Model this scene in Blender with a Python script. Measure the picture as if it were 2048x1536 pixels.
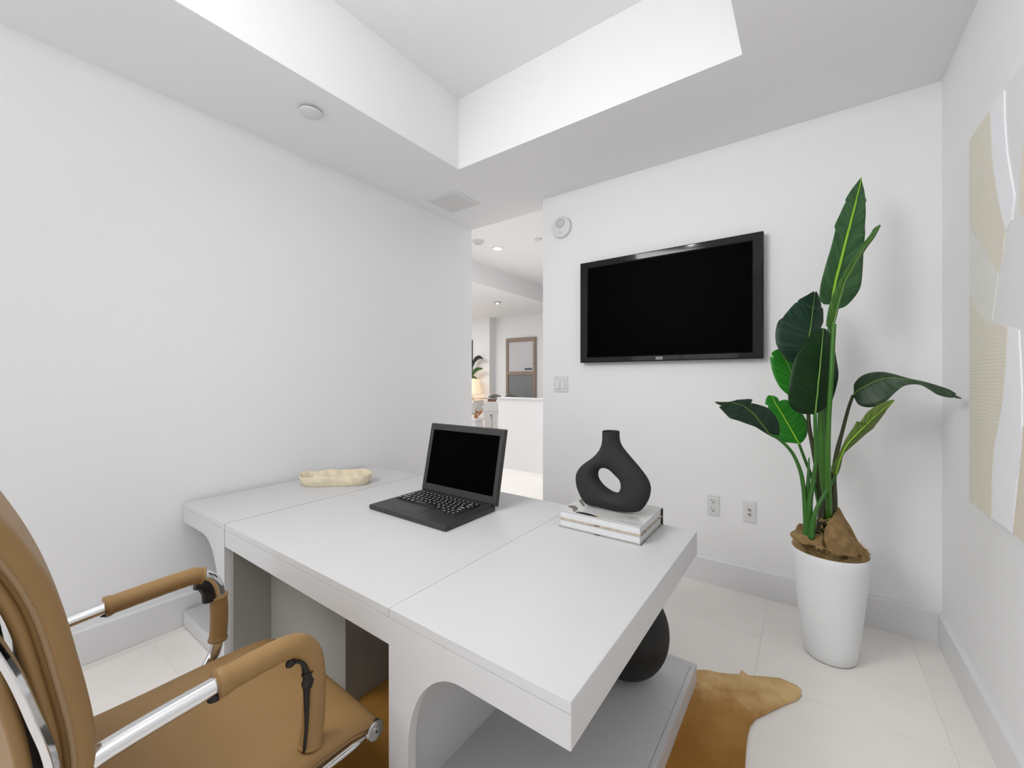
import bpy, bmesh, math, random
from mathutils import Vector, Matrix, noise
random.seed(7)
for o in list(bpy.data.objects): bpy.data.objects.remove(o)
SC = bpy.context.scene
COL = SC.collection
PI = math.pi

# ------------------------------------------------------------------ camera
FPX, CU, CV, EYE = 822.6, 1024.0, 757.2, 1.5
YAW = math.atan2(1618.3 - 1024.0, FPX)
FW = Vector((-math.sin(YAW), math.cos(YAW), 0)); RT = Vector((math.cos(YAW), math.sin(YAW), 0))
cam_d = bpy.data.cameras.new('camera'); cam = bpy.data.objects.new('camera', cam_d); COL.objects.link(cam)
cam_d.sensor_width = 36.0; cam_d.lens = FPX / 2048 * 36.0
cam_d.shift_y = -(768 - CV) / 2048
cam_d.clip_start = 0.02; cam_d.clip_end = 100
cam.location = (0, 0, EYE); cam.rotation_euler = (PI / 2, 0, YAW)
SC.camera = cam

# ------------------------------------------------------------------ light
SC.view_settings.view_transform = 'Standard'; SC.view_settings.look = 'None'
SC.view_settings.exposure = 0.10; SC.view_settings.gamma = 1.0; SC.view_settings.use_curve_mapping = False
W = bpy.data.worlds.new('world'); SC.world = W; W.use_nodes = True
W.node_tree.nodes['Background'].inputs[0].default_value = (0.93, 0.96, 1.0, 1)
W.node_tree.nodes['Background'].inputs[1].default_value = 1.0

def area(name, loc, rot, sx, sy, power, col=(1, 1, 1)):
    d = bpy.data.lights.new(name, 'AREA'); d.shape = 'RECTANGLE'; d.size = sx; d.size_y = sy; d.energy = power; d.color = col
    o = bpy.data.objects.new(name, d); COL.objects.link(o); o.location = loc; o.rotation_euler = rot
    return o
def point(name, loc, power, rad, col=(1, 1, 1)):
    d = bpy.data.lights.new(name, 'POINT'); d.energy = power; d.shadow_soft_size = rad; d.color = col
    o = bpy.data.objects.new(name, d); COL.objects.link(o); o.location = loc
    return o
area('window_daylight', (-1.95, -1.62, 1.55), (-PI / 2, 0, PI), 1.9, 2.5, 7, (0.97, 0.985, 1.0))
fill = area('added_fill', (-1.9, -0.7, 3.00), (0, 0, 0), 1.3, 0.9, 27, (1.0, 0.998, 0.99))  # added fill light out of frame, brightens television wall and right side
fill.rotation_euler = (Vector((0.3, 2.8, 0.3)) - Vector((-1.9, -0.7, 3.00))).to_track_quat('-Z', 'Y').to_euler(); fill.data.spread = math.radians(125)
area('added_bounce', (0.1, -0.10, 2.2), (PI, 0, 0), 0.6, 0.6, 11, (1.0, 0.995, 0.985))  # added upward light above the lens, brightens ceiling border and tray
point('tray_lamp_light', (-1.27, 0.62, 3.20), 11, 0.07, (1.0, 0.995, 0.985))
area('added_hall_light', (-5.0, 4.6, 4.6), (0, 0, 0), 2.4, 1.6, 90)  # added soft light hidden above the header, brightens hall and half wall
area('added_dining_light', (-12.4, 9.0, 4.15), (0, 0, 0), 3.0, 3.5, 190)  # added soft light hidden to the left, brightens the dining end
area('added_hall_uplight', (-5.6, 9.0, 0.85), (PI, 0, 0), 0.8, 0.8, 28)  # added upward light hidden behind the half wall, lifts the hall ceiling

# ------------------------------------------------------------------ materials
def lin(c):
    r = []
    for v in c:
        v = v / 255.0
        r.append(v / 12.92 if v <= 0.04045 else ((v + 0.055) / 1.055) ** 2.4)
    return (r[0], r[1], r[2], 1.0)
MATS = {}
def mat(name, rgb, rough=0.5, metal=0.0, var=0.0, scale=6.0, bump=0.0, bscale=60.0, spec=0.5, coat=0.0, stretch=None, emit=None, estr=0.0):
    m = bpy.data.materials.new(name); m.use_nodes = True
    nt = m.node_tree; N = nt.nodes; L = nt.links; b = N['Principled BSDF']
    c = lin(rgb)
    b.inputs['Base Color'].default_value = c; b.inputs['Roughness'].default_value = rough
    b.inputs['Metallic'].default_value = metal; b.inputs['Specular IOR Level'].default_value = spec
    b.inputs['Coat Weight'].default_value = coat
    if emit:
        b.inputs['Emission Color'].default_value = lin(emit); b.inputs['Emission Strength'].default_value = estr
    tc = N.new('ShaderNodeTexCoord'); mp = N.new('ShaderNodeMapping'); L.new(tc.outputs['Object'], mp.inputs[0])
    if stretch: mp.inputs['Scale'].default_value = stretch
    if var > 0:
        n = N.new('ShaderNodeTexNoise'); n.inputs['Scale'].default_value = scale; n.inputs['Detail'].default_value = 4
        L.new(mp.outputs[0], n.inputs['Vector'])
        r = N.new('ShaderNodeMapRange'); r.inputs[1].default_value = 0.3; r.inputs[2].default_value = 0.7
        r.inputs[3].default_value = 1 - var; r.inputs[4].default_value = 1 + var * 0.6
        L.new(n.outputs[0], r.inputs[0])
        mx = N.new('ShaderNodeVectorMath'); mx.operation = 'SCALE'; mx.inputs[0].default_value = c[:3]
        L.new(r.outputs[0], mx.inputs['Scale']); L.new(mx.outputs[0], b.inputs['Base Color'])
    if bump > 0:
        n2 = N.new('ShaderNodeTexNoise'); n2.inputs['Scale'].default_value = bscale; n2.inputs['Detail'].default_value = 3
        L.new(mp.outputs[0], n2.inputs['Vector'])
        bp = N.new('ShaderNodeBump'); bp.inputs['Strength'].default_value = bump; bp.inputs['Distance'].default_value = 0.004
        L.new(n2.outputs[0], bp.inputs['Height']); L.new(bp.outputs[0], b.inputs['Normal'])
    MATS[name] = m
    return m
WALL = mat('white wall paint', (244, 244, 245), 0.7, bump=0.03, bscale=120, spec=0.3)
CEIL = mat('white ceiling paint', (244, 244, 245), 0.8, spec=0.2)
TRIM = mat('white trim paint', (232, 232, 233), 0.45)
LACQ = mat('white desk lacquer', (211, 211, 212), 0.40, var=0.012, scale=1.5)
LACQ_SHADE = mat('shaded white desk lacquer', (152, 149, 142), 0.45)  # darker copy of the desk lacquer, under-desk shade put into the colour
GROUT = mat('grout', (238, 232, 226), 0.9)
PLAST = mat('white plastic', (228, 228, 228), 0.4)
PLASTG = mat('grey plastic', (204, 204, 204), 0.4)
SLOT = mat('dark slot', (30, 30, 30), 0.6)
BLACKG = mat('gloss black plastic', (22, 22, 23), 0.06, spec=0.35)
SCREEN = mat('black glass screen', (0, 0, 0), 0.45, spec=0.02)
LAPB = mat('charcoal laptop plastic', (48, 48, 47), 0.42, var=0.05, scale=20)
KEYM = mat('black key plastic', (24, 24, 24), 0.35)
KEYL = mat('white key print', (205, 205, 205), 0.5)
LEGEND = mat('silver letters', (225, 222, 220), 0.4)
CERAM = mat('matte black ceramic', (44, 43, 43), 0.75, bump=0.08, bscale=200, spec=0.3)
BALLM = mat('black ribbed ceramic', (20, 19, 18), 0.55, spec=0.4)
CHROME = mat('chrome', (225, 226, 228), 0.07, 1.0)
CHROMED = mat('brushed chrome', (190, 190, 188), 0.25, 1.0)
RUBBER = mat('black rubber', (12, 11, 10), 0.5)
LEATH = mat('tan leather', (155, 122, 78), 0.5, var=0.05, scale=5, bump=0.05, bscale=260, spec=0.35)
PIPING = mat('tan leather piping', (158, 130, 94), 0.5, bump=0.4, bscale=300)
GREYW = mat('dark wood frame', (150, 132, 118), 0.5, var=0.1, scale=8)
PANE1 = mat('pale pane', (205, 203, 207), 0.3)
PANE2 = mat('grey pane', (128, 130, 132), 0.3)
WOODB = mat('orange wood', (176, 116, 66), 0.45, var=0.15, scale=10)
GLASSG = mat('grey glass', (150, 156, 154), 0.1, spec=0.6)
GLASSG.node_tree.nodes['Principled BSDF'].inputs['Transmission Weight'].default_value = 0.6
SHADE = mat('cream lamp shade', (250, 232, 205), 0.8, emit=(255, 226, 186), estr=0.55)
LAMPON = mat('lit lamp lens', (255, 255, 255), 0.5, emit=(255, 255, 255), estr=12)
PAGES = mat('book pages', (224, 226, 228), 0.7, bump=0.35, bscale=40, stretch=(1, 1, 30))
COVERL = mat('pale glossy book cover', (212, 212, 210), 0.2, var=0.05, scale=9)
COVERB = mat('grey book board', (160, 156, 148), 0.4, var=0.25, scale=30)
COVERT = mat('beige book board', (196, 184, 164), 0.4, var=0.3, scale=24)
INKB = mat('black ink', (28, 28, 30), 0.3)
INKG = mat('brown grey ink', (96, 90, 84), 0.35)
INKP = mat('mauve ink', (160, 126, 146), 0.4)
INKY = mat('gold ink', (196, 160, 92), 0.4)
DOUGH = mat('whitewashed wood bowl', (232, 219, 193), 0.7, var=0.18, scale=22, bump=0.5, bscale=40)
PLANTER = mat('white planter', (234, 236, 238), 0.45)
BURLAP = mat('burlap', (206, 168, 112), 0.9, var=0.16, scale=40)
CANVAS = mat('painting off white ground', (230, 230, 231), 0.75, bump=0.25, bscale=70)
P_WHITE = mat('white impasto', (244, 244, 248), 0.6, bump=0.3, bscale=50)
P_PALE = mat('pale cream impasto', (230, 229, 223), 0.7)
P_CREAM = mat('cream impasto', (228, 223, 208), 0.7)
P_BEIGE = mat('beige impasto', (222, 213, 196), 0.7, bump=0.3, bscale=60)

def wave_bump(m, scale, dist, direction='Z', strength=0.6, distort=3.0, kind='BANDS'):
    nt = m.node_tree; N = nt.nodes; L = nt.links; b = N['Principled BSDF']
    tc = N.new('ShaderNodeTexCoord'); w = N.new('ShaderNodeTexWave'); w.wave_type = kind; w.bands_direction = direction
    w.inputs['Scale'].default_value = scale; w.inputs['Distortion'].default_value = distort; w.inputs['Detail'].default_value = 1
    w.inputs['Detail Scale'].default_value = 0.5
    L.new(tc.outputs['Object'], w.inputs['Vector'])
    bp = N.new('ShaderNodeBump'); bp.inputs['Strength'].default_value = strength; bp.inputs['Distance'].default_value = dist
    L.new(w.outputs['Fac'], bp.inputs['Height'])
    if b.inputs['Normal'].is_linked:
        L.new(b.inputs['Normal'].links[0].from_socket, bp.inputs['Normal'])
    L.new(bp.outputs[0], b.inputs['Normal'])
wave_bump(P_CREAM, 22, 0.0015, 'Z', 0.4, 2.0)
wave_bump(P_PALE, 26, 0.0012, 'Z', 0.35, 3.0)
wave_bump(BURLAP, 90, 0.003, 'X', 1.0, 1.0)
wave_bump(BURLAP, 90, 0.003, 'Z', 1.0, 1.0)

# tiles: cream porcelain, faint clouding, slight tone change from tile to tile
TILE = mat('cream porcelain tile', (247, 242, 236), 0.32, var=0.035, scale=2.2, spec=0.45)
def hide_material():
    m = bpy.data.materials.new('tan cowhide'); m.use_nodes = True; nt = m.node_tree; N = nt.nodes; L = nt.links; b = N['Principled BSDF']
    b.inputs['Roughness'].default_value = 0.75; b.inputs['Specular IOR Level'].default_value = 0.25
    tc = N.new('ShaderNodeTexCoord'); sep = N.new('ShaderNodeSeparateXYZ'); L.new(tc.outputs['Object'], sep.inputs[0])
    # spine to belly: hide is paler towards its outer flank (object y) and the shank
    g = N.new('ShaderNodeMapRange'); g.inputs[1].default_value = 1.75; g.inputs[2].default_value = 2.35; L.new(sep.outputs['Y'], g.inputs[0])
    n = N.new('ShaderNodeTexNoise'); n.inputs['Scale'].default_value = 9; n.inputs['Detail'].default_value = 6; n.inputs['Roughness'].default_value = 0.65; L.new(tc.outputs['Object'], n.inputs['Vector'])
    r2 = N.new('ShaderNodeMapRange'); r2.inputs[1].default_value = 0.3; r2.inputs[2].default_value = 0.7; r2.inputs[3].default_value = -0.22; r2.inputs[4].default_value = 0.22; L.new(n.outputs[0], r2.inputs[0])
    a = N.new('ShaderNodeMath'); a.operation = 'ADD'; L.new(g.outputs[0], a.inputs[0]); L.new(r2.outputs[0], a.inputs[1])
    cr = N.new('ShaderNodeValToRGB'); L.new(a.outputs[0], cr.inputs[0])
    cr.color_ramp.elements[0].position = 0.0; cr.color_ramp.elements[0].color = lin((160, 112, 46))
    cr.color_ramp.elements[1].position = 1.0; cr.color_ramp.elements[1].color = lin((222, 188, 134))
    e = cr.color_ramp.elements.new(0.55); e.color = lin((182, 134, 74))
    L.new(cr.outputs[0], b.inputs['Base Color'])
    n2 = N.new('ShaderNodeTexNoise'); n2.inputs['Scale'].default_value = 260; L.new(tc.outputs['Object'], n2.inputs['Vector'])
    bp = N.new('ShaderNodeBump'); bp.inputs['Strength'].default_value = 0.5; bp.inputs['Distance'].default_value = 0.003
    L.new(n2.outputs[0], bp.inputs['Height']); L.new(bp.outputs[0], b.inputs['Normal'])
    return m
HIDE = hide_material()

def leaf_material(name, rgb, rgb2, rough=0.4, trans=0.0):
    m = bpy.data.materials.new(name); m.use_nodes = True; nt = m.node_tree; N = nt.nodes; L = nt.links; b = N['Principled BSDF']
    b.inputs['Roughness'].default_value = rough; b.inputs['Specular IOR Level'].default_value = 0.25
    uv = N.new('ShaderNodeUVMap'); sep = N.new('ShaderNodeSeparateXYZ'); L.new(uv.outputs[0], sep.inputs[0])
    # side veins: slanted stripes leaving the midrib (u across 0..1, v along)
    s = N.new('ShaderNodeMath'); s.operation = 'SUBTRACT'; L.new(sep.outputs['X'], s.inputs[0]); s.inputs[1].default_value = 0.5
    ab = N.new('ShaderNodeMath'); ab.operation = 'ABSOLUTE'; L.new(s.outputs[0], ab.inputs[0])
    mu = N.new('ShaderNodeMath'); mu.operation = 'MULTIPLY_ADD'; L.new(ab.outputs[0], mu.inputs[0]); mu.inputs[1].default_value = -0.22; L.new(sep.outputs['Y'], mu.inputs[2])
    nz = N.new('ShaderNodeTexNoise'); nz.noise_dimensions = '2D'; nz.inputs['Scale'].default_value = 1.0; nz.inputs['Detail'].default_value = 3
    cb = N.new('ShaderNodeCombineXYZ'); L.new(ab.outputs[0], cb.inputs[0]); 
    m2 = N.new('ShaderNodeMath'); m2.operation = 'MULTIPLY'; m2.inputs[1].default_value = 46; L.new(mu.outputs[0], m2.inputs[0]); L.new(m2.outputs[0], cb.inputs[1])
    L.new(cb.outputs[0], nz.inputs['Vector'])
    mix = N.new('ShaderNodeMix'); mix.data_type = 'RGBA'
    mr = N.new('ShaderNodeMapRange'); mr.inputs[1].default_value = 0.35; mr.inputs[2].default_value = 0.68; L.new(nz.outputs[0], mr.inputs[0])
    L.new(mr.outputs[0], mix.inputs[0]); mix.inputs[6].default_value = lin(rgb); mix.inputs[7].default_value = lin(rgb2)
    L.new(mix.outputs[2], b.inputs['Base Color'])
    bp = N.new('ShaderNodeBump'); bp.inputs['Strength'].default_value = 0.45; bp.inputs['Distance'].default_value = 0.004
    L.new(nz.outputs[0], bp.inputs['Height']); L.new(bp.outputs[0], b.inputs['Normal'])
    if trans: b.inputs['Transmission Weight'].default_value = trans
    return m
LF_TALL = leaf_material('mid green leaf', (48, 88, 50), (72, 112, 70))
LF_DARK = leaf_material('blue green dark leaf', (24, 50, 36), (42, 72, 54))
LF_DEEP = leaf_material('deep green leaf', (4, 40, 8), (10, 52, 12))
LF_BRIGHT = leaf_material('bright green leaf', (34, 120, 30), (58, 146, 48))
LF_OLIVE = leaf_material('olive green leaf', (80, 104, 40), (108, 128, 62))
LF_GREY = leaf_material('grey green leaf', (44, 66, 46), (64, 84, 62))
LF_SIDE = leaf_material('yellow green leaf', (50, 92, 32), (74, 112, 48))
RIB = mat('lime midrib', (148, 206, 48), 0.45)
RIBD = mat('green midrib', (104, 150, 62), 0.45)
STEMG = mat('green stem', (50, 104, 30), 0.45, var=0.15, scale=20)
STEMD = mat('dark olive stem', (58, 62, 30), 0.5, var=0.2, scale=20)
STEMB = mat('bright green stem', (58, 112, 28), 0.42, var=0.1, scale=20)
FRING = mat('burlap thread', (196, 160, 108), 0.9)

# ------------------------------------------------------------------ helpers
def ray(u, v): return FW + RT * ((u - CU) / FPX) + Vector((0, 0, (CV - v) / FPX))
def at(u, v, x=None, y=None, z=None, d=None):
    """the point of a plane of the room (x, y or z given, or distance d in front of the lens) seen at a pixel of the photograph"""
    r = ray(u, v)
    k = x / r.x if x is not None else y / r.y if y is not None else (z - EYE) / r.z if z is not None else d
    return Vector((0, 0, EYE)) + r * k

def tag(o, label, cat, group=None):
    o['label'] = label; o['category'] = cat
    if group: o['group'] = group
    return o
def thing(name, loc, label, cat, group=None):
    o = bpy.data.objects.new(name, None); COL.objects.link(o); o.location = loc; o.empty_display_size = 0.1
    return tag(o, label, cat, group)
def link(name, me, m, parent=None, smooth=False, kind=None):
    o = bpy.data.objects.new(name, me); COL.objects.link(o)
    for mm in (m if isinstance(m, (list, tuple)) else [m]): me.materials.append(mm)
    if smooth:
        for p in me.polygons: p.use_smooth = True
    if parent is not None:
        o.parent = parent
        w = Matrix.Translation(parent.location) if parent.parent is None else Matrix.Translation(parent.parent.location)
        if parent.parent is None: o.matrix_parent_inverse = w.inverted()
    if kind: o['kind'] = kind
    return o
def sub(name, me, m, parent, smooth=False):           # a part of a part: both are modelled in world coordinates
    o = bpy.data.objects.new(name, me); COL.objects.link(o)
    for mm in (m if isinstance(m, (list, tuple)) else [m]): me.materials.append(mm)
    if smooth:
        for p in me.polygons: p.use_smooth = True
    o.parent = parent
    return o
def from_bm(bm, name='m', fix=True):
    if fix: bmesh.ops.recalc_face_normals(bm, faces=bm.faces)
    me = bpy.data.meshes.new(name); bm.to_mesh(me); bm.free(); return me
def add_box(bm, x0, x1, y0, y1, z0, z1, bev=0.0):
    r = bmesh.ops.create_cube(bm, size=1.0)
    vs = r['verts']
    for v in vs:
        v.co = Vector((x0 + (v.co.x + 0.5) * (x1 - x0), y0 + (v.co.y + 0.5) * (y1 - y0), z0 + (v.co.z + 0.5) * (z1 - z0)))
    if bev > 0:
        es = list({e for v in vs for e in v.link_edges})
        bmesh.ops.bevel(bm, geom=es, offset=bev, segments=2, affect='EDGES', profile=0.5)
def box(x0, x1, y0, y1, z0, z1, bev=0.0):
    bm = bmesh.new(); add_box(bm, x0, x1, y0, y1, z0, z1, bev); return from_bm(bm)
def boxes(L, bev=0.0):
    bm = bmesh.new()
    for b in L: add_box(bm, *b, bev=bev)
    return from_bm(bm)
def structure(name, me, m, parent=None):
    o = link(name, me, m, parent)
    if parent is None: o['kind'] = 'structure'
    return o
def catmull(P, n=8):
    P = [Vector(p) for p in P]; Q = [P[0] * 2 - P[1]] + P + [P[-1] * 2 - P[-2]]; out = []
    for i in range(1, len(Q) - 2):
        a, b, c, d = Q[i - 1:i + 3]
        for k in range(n):
            t = k / n
            out.append(0.5 * ((2 * b) + (c - a) * t + (2 * a - 5 * b + 4 * c - d) * t * t + (3 * b - a - 3 * c + d) * t ** 3))
    out.append(P[-1]); return out
def add_tube(bm, P, r, seg=14, caps=True, sx=1.0):
    P = [Vector(p) for p in P]; n = len(P)
    R = r if isinstance(r, (list, tuple)) else [r] * n
    if len(R) != n: R = [R[0] + (R[-1] - R[0]) * i / (n - 1) for i in range(n)] if len(R) == 2 else [R[min(int(i / (n - 1) * (len(R) - 1)), len(R) - 2)] * (1 - ((i / (n - 1) * (len(R) - 1)) - min(int(i / (n - 1) * (len(R) - 1)), len(R) - 2))) + R[min(int(i / (n - 1) * (len(R) - 1)), len(R) - 2) + 1] * ((i / (n - 1) * (len(R) - 1)) - min(int(i / (n - 1) * (len(R) - 1)), len(R) - 2)) for i in range(n)]
    T = [(P[min(i + 1, n - 1)] - P[max(i - 1, 0)]).normalized() for i in range(n)]
    up = Vector((0, 0, 1)) if abs(T[0].z) < 0.9 else Vector((1, 0, 0))
    nrm = (up - T[0] * up.dot(T[0])).normalized(); rings = []
    for i in range(n):
        nrm = (nrm - T[i] * nrm.dot(T[i])).normalized(); bi = T[i].cross(nrm)
        rings.append([bm.verts.new(P[i] + (nrm * math.cos(2 * PI * k / seg) * sx + bi * math.sin(2 * PI * k / seg)) * R[i]) for k in range(seg)])
    for i in range(n - 1):
        for k in range(seg):
            bm.faces.new((rings[i][k], rings[i][(k + 1) % seg], rings[i + 1][(k + 1) % seg], rings[i + 1][k]))
    if caps: bm.faces.new(rings[0][::-1]); bm.faces.new(rings[-1])
def tube(P, r, seg=14, smooth_n=0, sx=1.0):
    bm = bmesh.new(); add_tube(bm, catmull(P, smooth_n) if smooth_n else P, r, seg, sx=sx); return from_bm(bm)
def lathe(prof, c=(0, 0, 0), seg=48, sx=1.0, sy=1.0, axis='z', rib=0.0, nrib=0):
    bm = bmesh.new(); rings = []
    for (r, h) in prof:
        ring = []
        for k in range(seg):
            a = 2 * PI * k / seg; rr = r * (1 + rib * math.cos(nrib * a))
            x, y = rr * math.cos(a) * sx, rr * math.sin(a) * sy
            p = (x, y, h) if axis == 'z' else (x, -h, y) if axis == 'y' else (h, x, y)
            ring.append(bm.verts.new(Vector(p) + Vector(c)))
        rings.append(ring)
    for i in range(len(rings) - 1):
        for k in range(seg): bm.faces.new((rings[i][k], rings[i][(k + 1) % seg], rings[i + 1][(k + 1) % seg], rings[i + 1][k]))
    if prof[0][0] > 0: bm.faces.new(rings[0][::-1])
    if prof[-1][0] > 0: bm.faces.new(rings[-1])
    bmesh.ops.remove_doubles(bm, verts=bm.verts, dist=1e-6)
    return from_bm(bm)
def prism(poly, axis, a0, a1, bev=0.0):
    """poly: (p, q) pairs; axis 'y' -> (x, z), 'x' -> (y, z), 'z' -> (x, y)"""
    bm = bmesh.new()
    f = {'y': lambda p, q, a: (p, a, q), 'x': lambda p, q, a: (a, p, q), 'z': lambda p, q, a: (p, q, a)}[axis]
    A = [bm.verts.new(f(p, q, a0)) for p, q in poly]; B = [bm.verts.new(f(p, q, a1)) for p, q in poly]
    n = len(poly); bm.faces.new(A); bm.faces.new(B[::-1])
    for i in range(n): bm.faces.new((A[i], B[i], B[(i + 1) % n], A[(i + 1) % n]))
    bmesh.ops.recalc_face_normals(bm, faces=bm.faces)
    return from_bm(bm)
def autosmooth(o, ang=35):
    me = o.data
    for p in me.polygons: p.use_smooth = True
    bm = bmesh.new(); bm.from_mesh(me)
    for e in bm.edges:
        if len(e.link_faces) == 2 and e.calc_face_angle(0) > math.radians(ang): e.smooth = False
    bm.to_mesh(me); bm.free()
    return o

# ------------------------------------------------------------------ room shell
YT, XR, XL, ZC, YF = 3.30, 0.607, -3.10, 3.18, -1.6       # television wall, right wall, left wall, ceiling, window wall
YH = 3.50
ZT = 3.74
TX0, TX1, TY0, TY1 = -2.284, -0.281, -0.75, 2.427          # tray recess
structure('wall_left', box(XL - 0.15, XL, YF, YH + 0.012, 0, ZC), WALL)
structure('wall_right', box(XR, XR + 0.15, YF, YT, 0, ZC), WALL)
structure('wall_back', box(-2.026, XR + 0.15, YT, YH, 0, ZC), WALL)
wf = structure('wall_front', boxes([(XL, -2.95, YF - 0.15, YF, 0, ZC), (-0.95, XR, YF - 0.15, YF, 0, ZC), (-2.95, -0.95, YF - 0.15, YF, 2.8, ZC), (-2.95, -0.95, YF - 0.15, YF, 0, 0.3)]), WALL)
structure('window_1', boxes([(-2.95, -2.89, YF - 0.12, YF - 0.04, 0.3, 2.8), (-1.01, -0.95, YF - 0.12, YF - 0.04, 0.3, 2.8), (-2.89, -1.01, YF - 0.12, YF - 0.04, 2.74, 2.8), (-2.89, -1.01, YF - 0.12, YF - 0.04, 0.3, 0.36), (-1.98, -1.92, YF - 0.12, YF - 0.04, 0.36, 2.74)]), TRIM)
# ceiling: flat border round a raised tray
structure('ceiling', boxes([(XL - 0.15, TX0, YF - 0.15, YH, ZC, ZT + 0.1), (TX1, XR + 0.15, YF - 0.15, YH, ZC, ZT + 0.1),
                            (TX0, TX1, TY1, YH, ZC, ZT + 0.1), (TX0, TX1, YF - 0.15, TY0, ZC, ZT + 0.1), (TX0, TX1, TY0, TY1, ZT, ZT + 0.1)]), CEIL)
def skirting(name, x0, x1, y0, y1, side):
    h, c = 0.187, 0.010
    if side == 'y':   # face towards -y, wall at y1
        o = link(name, prism([(y1, 0), (y0, 0), (y0, h - c), (y0 + c * 0.9, h), (y1, h)], 'x', x0, x1), TRIM)
    elif side == '-x':
        o = link(name, prism([(x0, 0), (x1, 0), (x1, h - c), (x1 - c * 0.9, h), (x0, h)], 'y', y0, y1), TRIM)
    else:
        o = link(name, prism([(x1, 0), (x0, 0), (x0, h - c), (x0 + c * 0.9, h), (x1, h)], 'y', y0, y1), TRIM)
    o['kind'] = 'structure'
skirting('baseboard_back', -2.026, XR, YT - 0.018, YT, 'y')
skirting('baseboard_left', XL, XL + 0.022, YF, YH, '-x')
skirting('baseboard_right', XR - 0.020, XR, YF, YT - 0.018, 'x')

# floor of separate tiles on a grout bed
fl = structure('floor', box(-16, XR + 0.6, YF - 0.15, 15, -0.12, -0.0016), GROUT)
TW, TL = 0.6966, 1.40
tile_me = box(-TW / 2 + 0.0008, TW / 2 - 0.0008, -TL / 2 + 0.0008, TL / 2 - 0.0008, -0.0015, 0.0, 0.0004)
TILES = []
for i in range(3):
    m = TILE.copy(); m.name = 'cream porcelain tile'
    TILES.append(m)
offs = [2.38, 2.77, 1.76, 2.15, 0.70, 1.1, 1.5, 0.4, 2.0]
meshes = []
for i, g in enumerate((1.0, 0.988, 0.976)):
    me = tile_me.copy(); mm = TILES[i]
    for nd in mm.node_tree.nodes:
        if nd.type == 'VECT_MATH': nd.inputs[0].default_value = [c * g for c in nd.inputs[0].default_value]
    me.materials.append(mm); meshes.append(me)
for c in range(8):
    xc = 0.472 + TW / 2 - c * TW - TW * 0 
    if c == 0: xc = 0.472 + TW / 2
    o0 = offs[max(c - 1, 0)]
    j = o0 - TL * 4
    while j < 6.6:
        if j + TL > YF - 0.1:
            if not (c == 0 and j > YT) and not (c >= 6 and j + TL < 3.2):
                o = bpy.data.objects.new('tile', random.choice(meshes)); COL.objects.link(o); o.location = (xc, j + TL / 2, 0); o.parent = fl
        j += TL
o = link('far_tiling', box(-15.9, 0.47 - TW * 7 + TW, 7.6, 14.4, -0.0015, -0.0003), TILE, fl); 

# ------------------------------------------------------------------ rooms beyond the opening
structure('wall_header', box(-3.25, XR + 0.15, YH - 0.10, YH, ZC + 0.0, 4.9), WALL).location.z = 0.66
structure('wall_hall_near', box(-16, -3.25, YH - 0.10, YH, 0, 4.9), WALL)
structure('wall_hall_right', box(-1.9, -1.8, YH, 14.5, 0, 4.9), WALL)
structure('wall_far', box(-11.41, -1.8, 14.5, 14.6, 0, 4.9), WALL)
structure('wall_far_left', box(-16, -11.41, 14.1, 14.6, 0, 4.9), WALL)
structure('wall_hall_left', box(-16.1, -16, YH - 0.1, 14.6, 0, 4.9), WALL)
structure('ceiling_hall', boxes([(-7.63, -1.8, YH - 0.1, 14.6, 4.8, 4.9), (-16.1, -7.63, YH - 0.1, 14.6, 4.2, 4.9)]), CEIL)
hw = structure('wall_half', boxes([(-4.26, -1.9, 5.50, 5.64, 0, 1.16)]), WALL)
structure('wall_half_cap', box(-4.275, -1.9, 5.485, 5.655, 1.16, 1.185, 0.004), TRIM, hw)

# tall brown framed panel on the far wall
p0, p1 = at(1012.8, 677, y=14.46), at(1071.9, 674, y=14.46)
fx0, fx1, fz1 = p0.x, p1.x, 0.5 * (p0.z + p1.z)
def zf(v): return at(1042, v, y=14.46).z
t = thing('framed_door', (0.5 * (fx0 + fx1), 14.46, 0.0), 'tall brown framed door on the far wall, pale pane above grey pane', 'door')
fw_ = 0.12
link('door_frame', boxes([(fx0, fx0 + fw_, 14.42, 14.5, 0, fz1), (fx1 - fw_, fx1, 14.42, 14.5, 0, fz1), (fx0 + fw_, fx1 - fw_, 14.42, 14.5, fz1 - 0.17, fz1), (fx0 + fw_, fx1 - fw_, 14.42, 14.5, zf(750), zf(743)), (fx0 + fw_, fx1 - fw_, 14.42, 14.5, 0, 0.25)]), GREYW, t)
pu = link('pane', box(fx0 + fw_, fx1 - fw_, 14.46, 14.49, zf(743), fz1 - 0.17), PANE1, t)
pl = link('pane', box(fx0 + fw_, fx1 - fw_, 14.46, 14.49, 0.25, zf(750)), PANE2, t); pl['label'] = 'grey lower pane'
a, b = at(1049, 740, y=14.45), at(1064, 736, y=14.45)
link('plate', box(a.x, b.x, 14.452, 14.462, a.z, b.z), mat('slate plate', (70, 76, 88), 0.4), t)['label'] = 'dark slate plate'

# far screen on the left return wall
a, b = at(944.5, 742, y=14.06), at(944.5, 680, y=14.06)
t = thing('television', (a.x - 0.9, 14.1, a.z), 'sliver of a dark flat screen on the far left wall of the dining room', 'television')
link('bezel', box(a.x - 1.7, a.x, 14.05, 14.098, a.z, b.z, 0.01), BLACKG, t)
link('screen', box(a.x - 1.66, a.x - 0.03, 14.045, 14.05, a.z + 0.04, b.z - 0.04), SCREEN, t)

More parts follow.
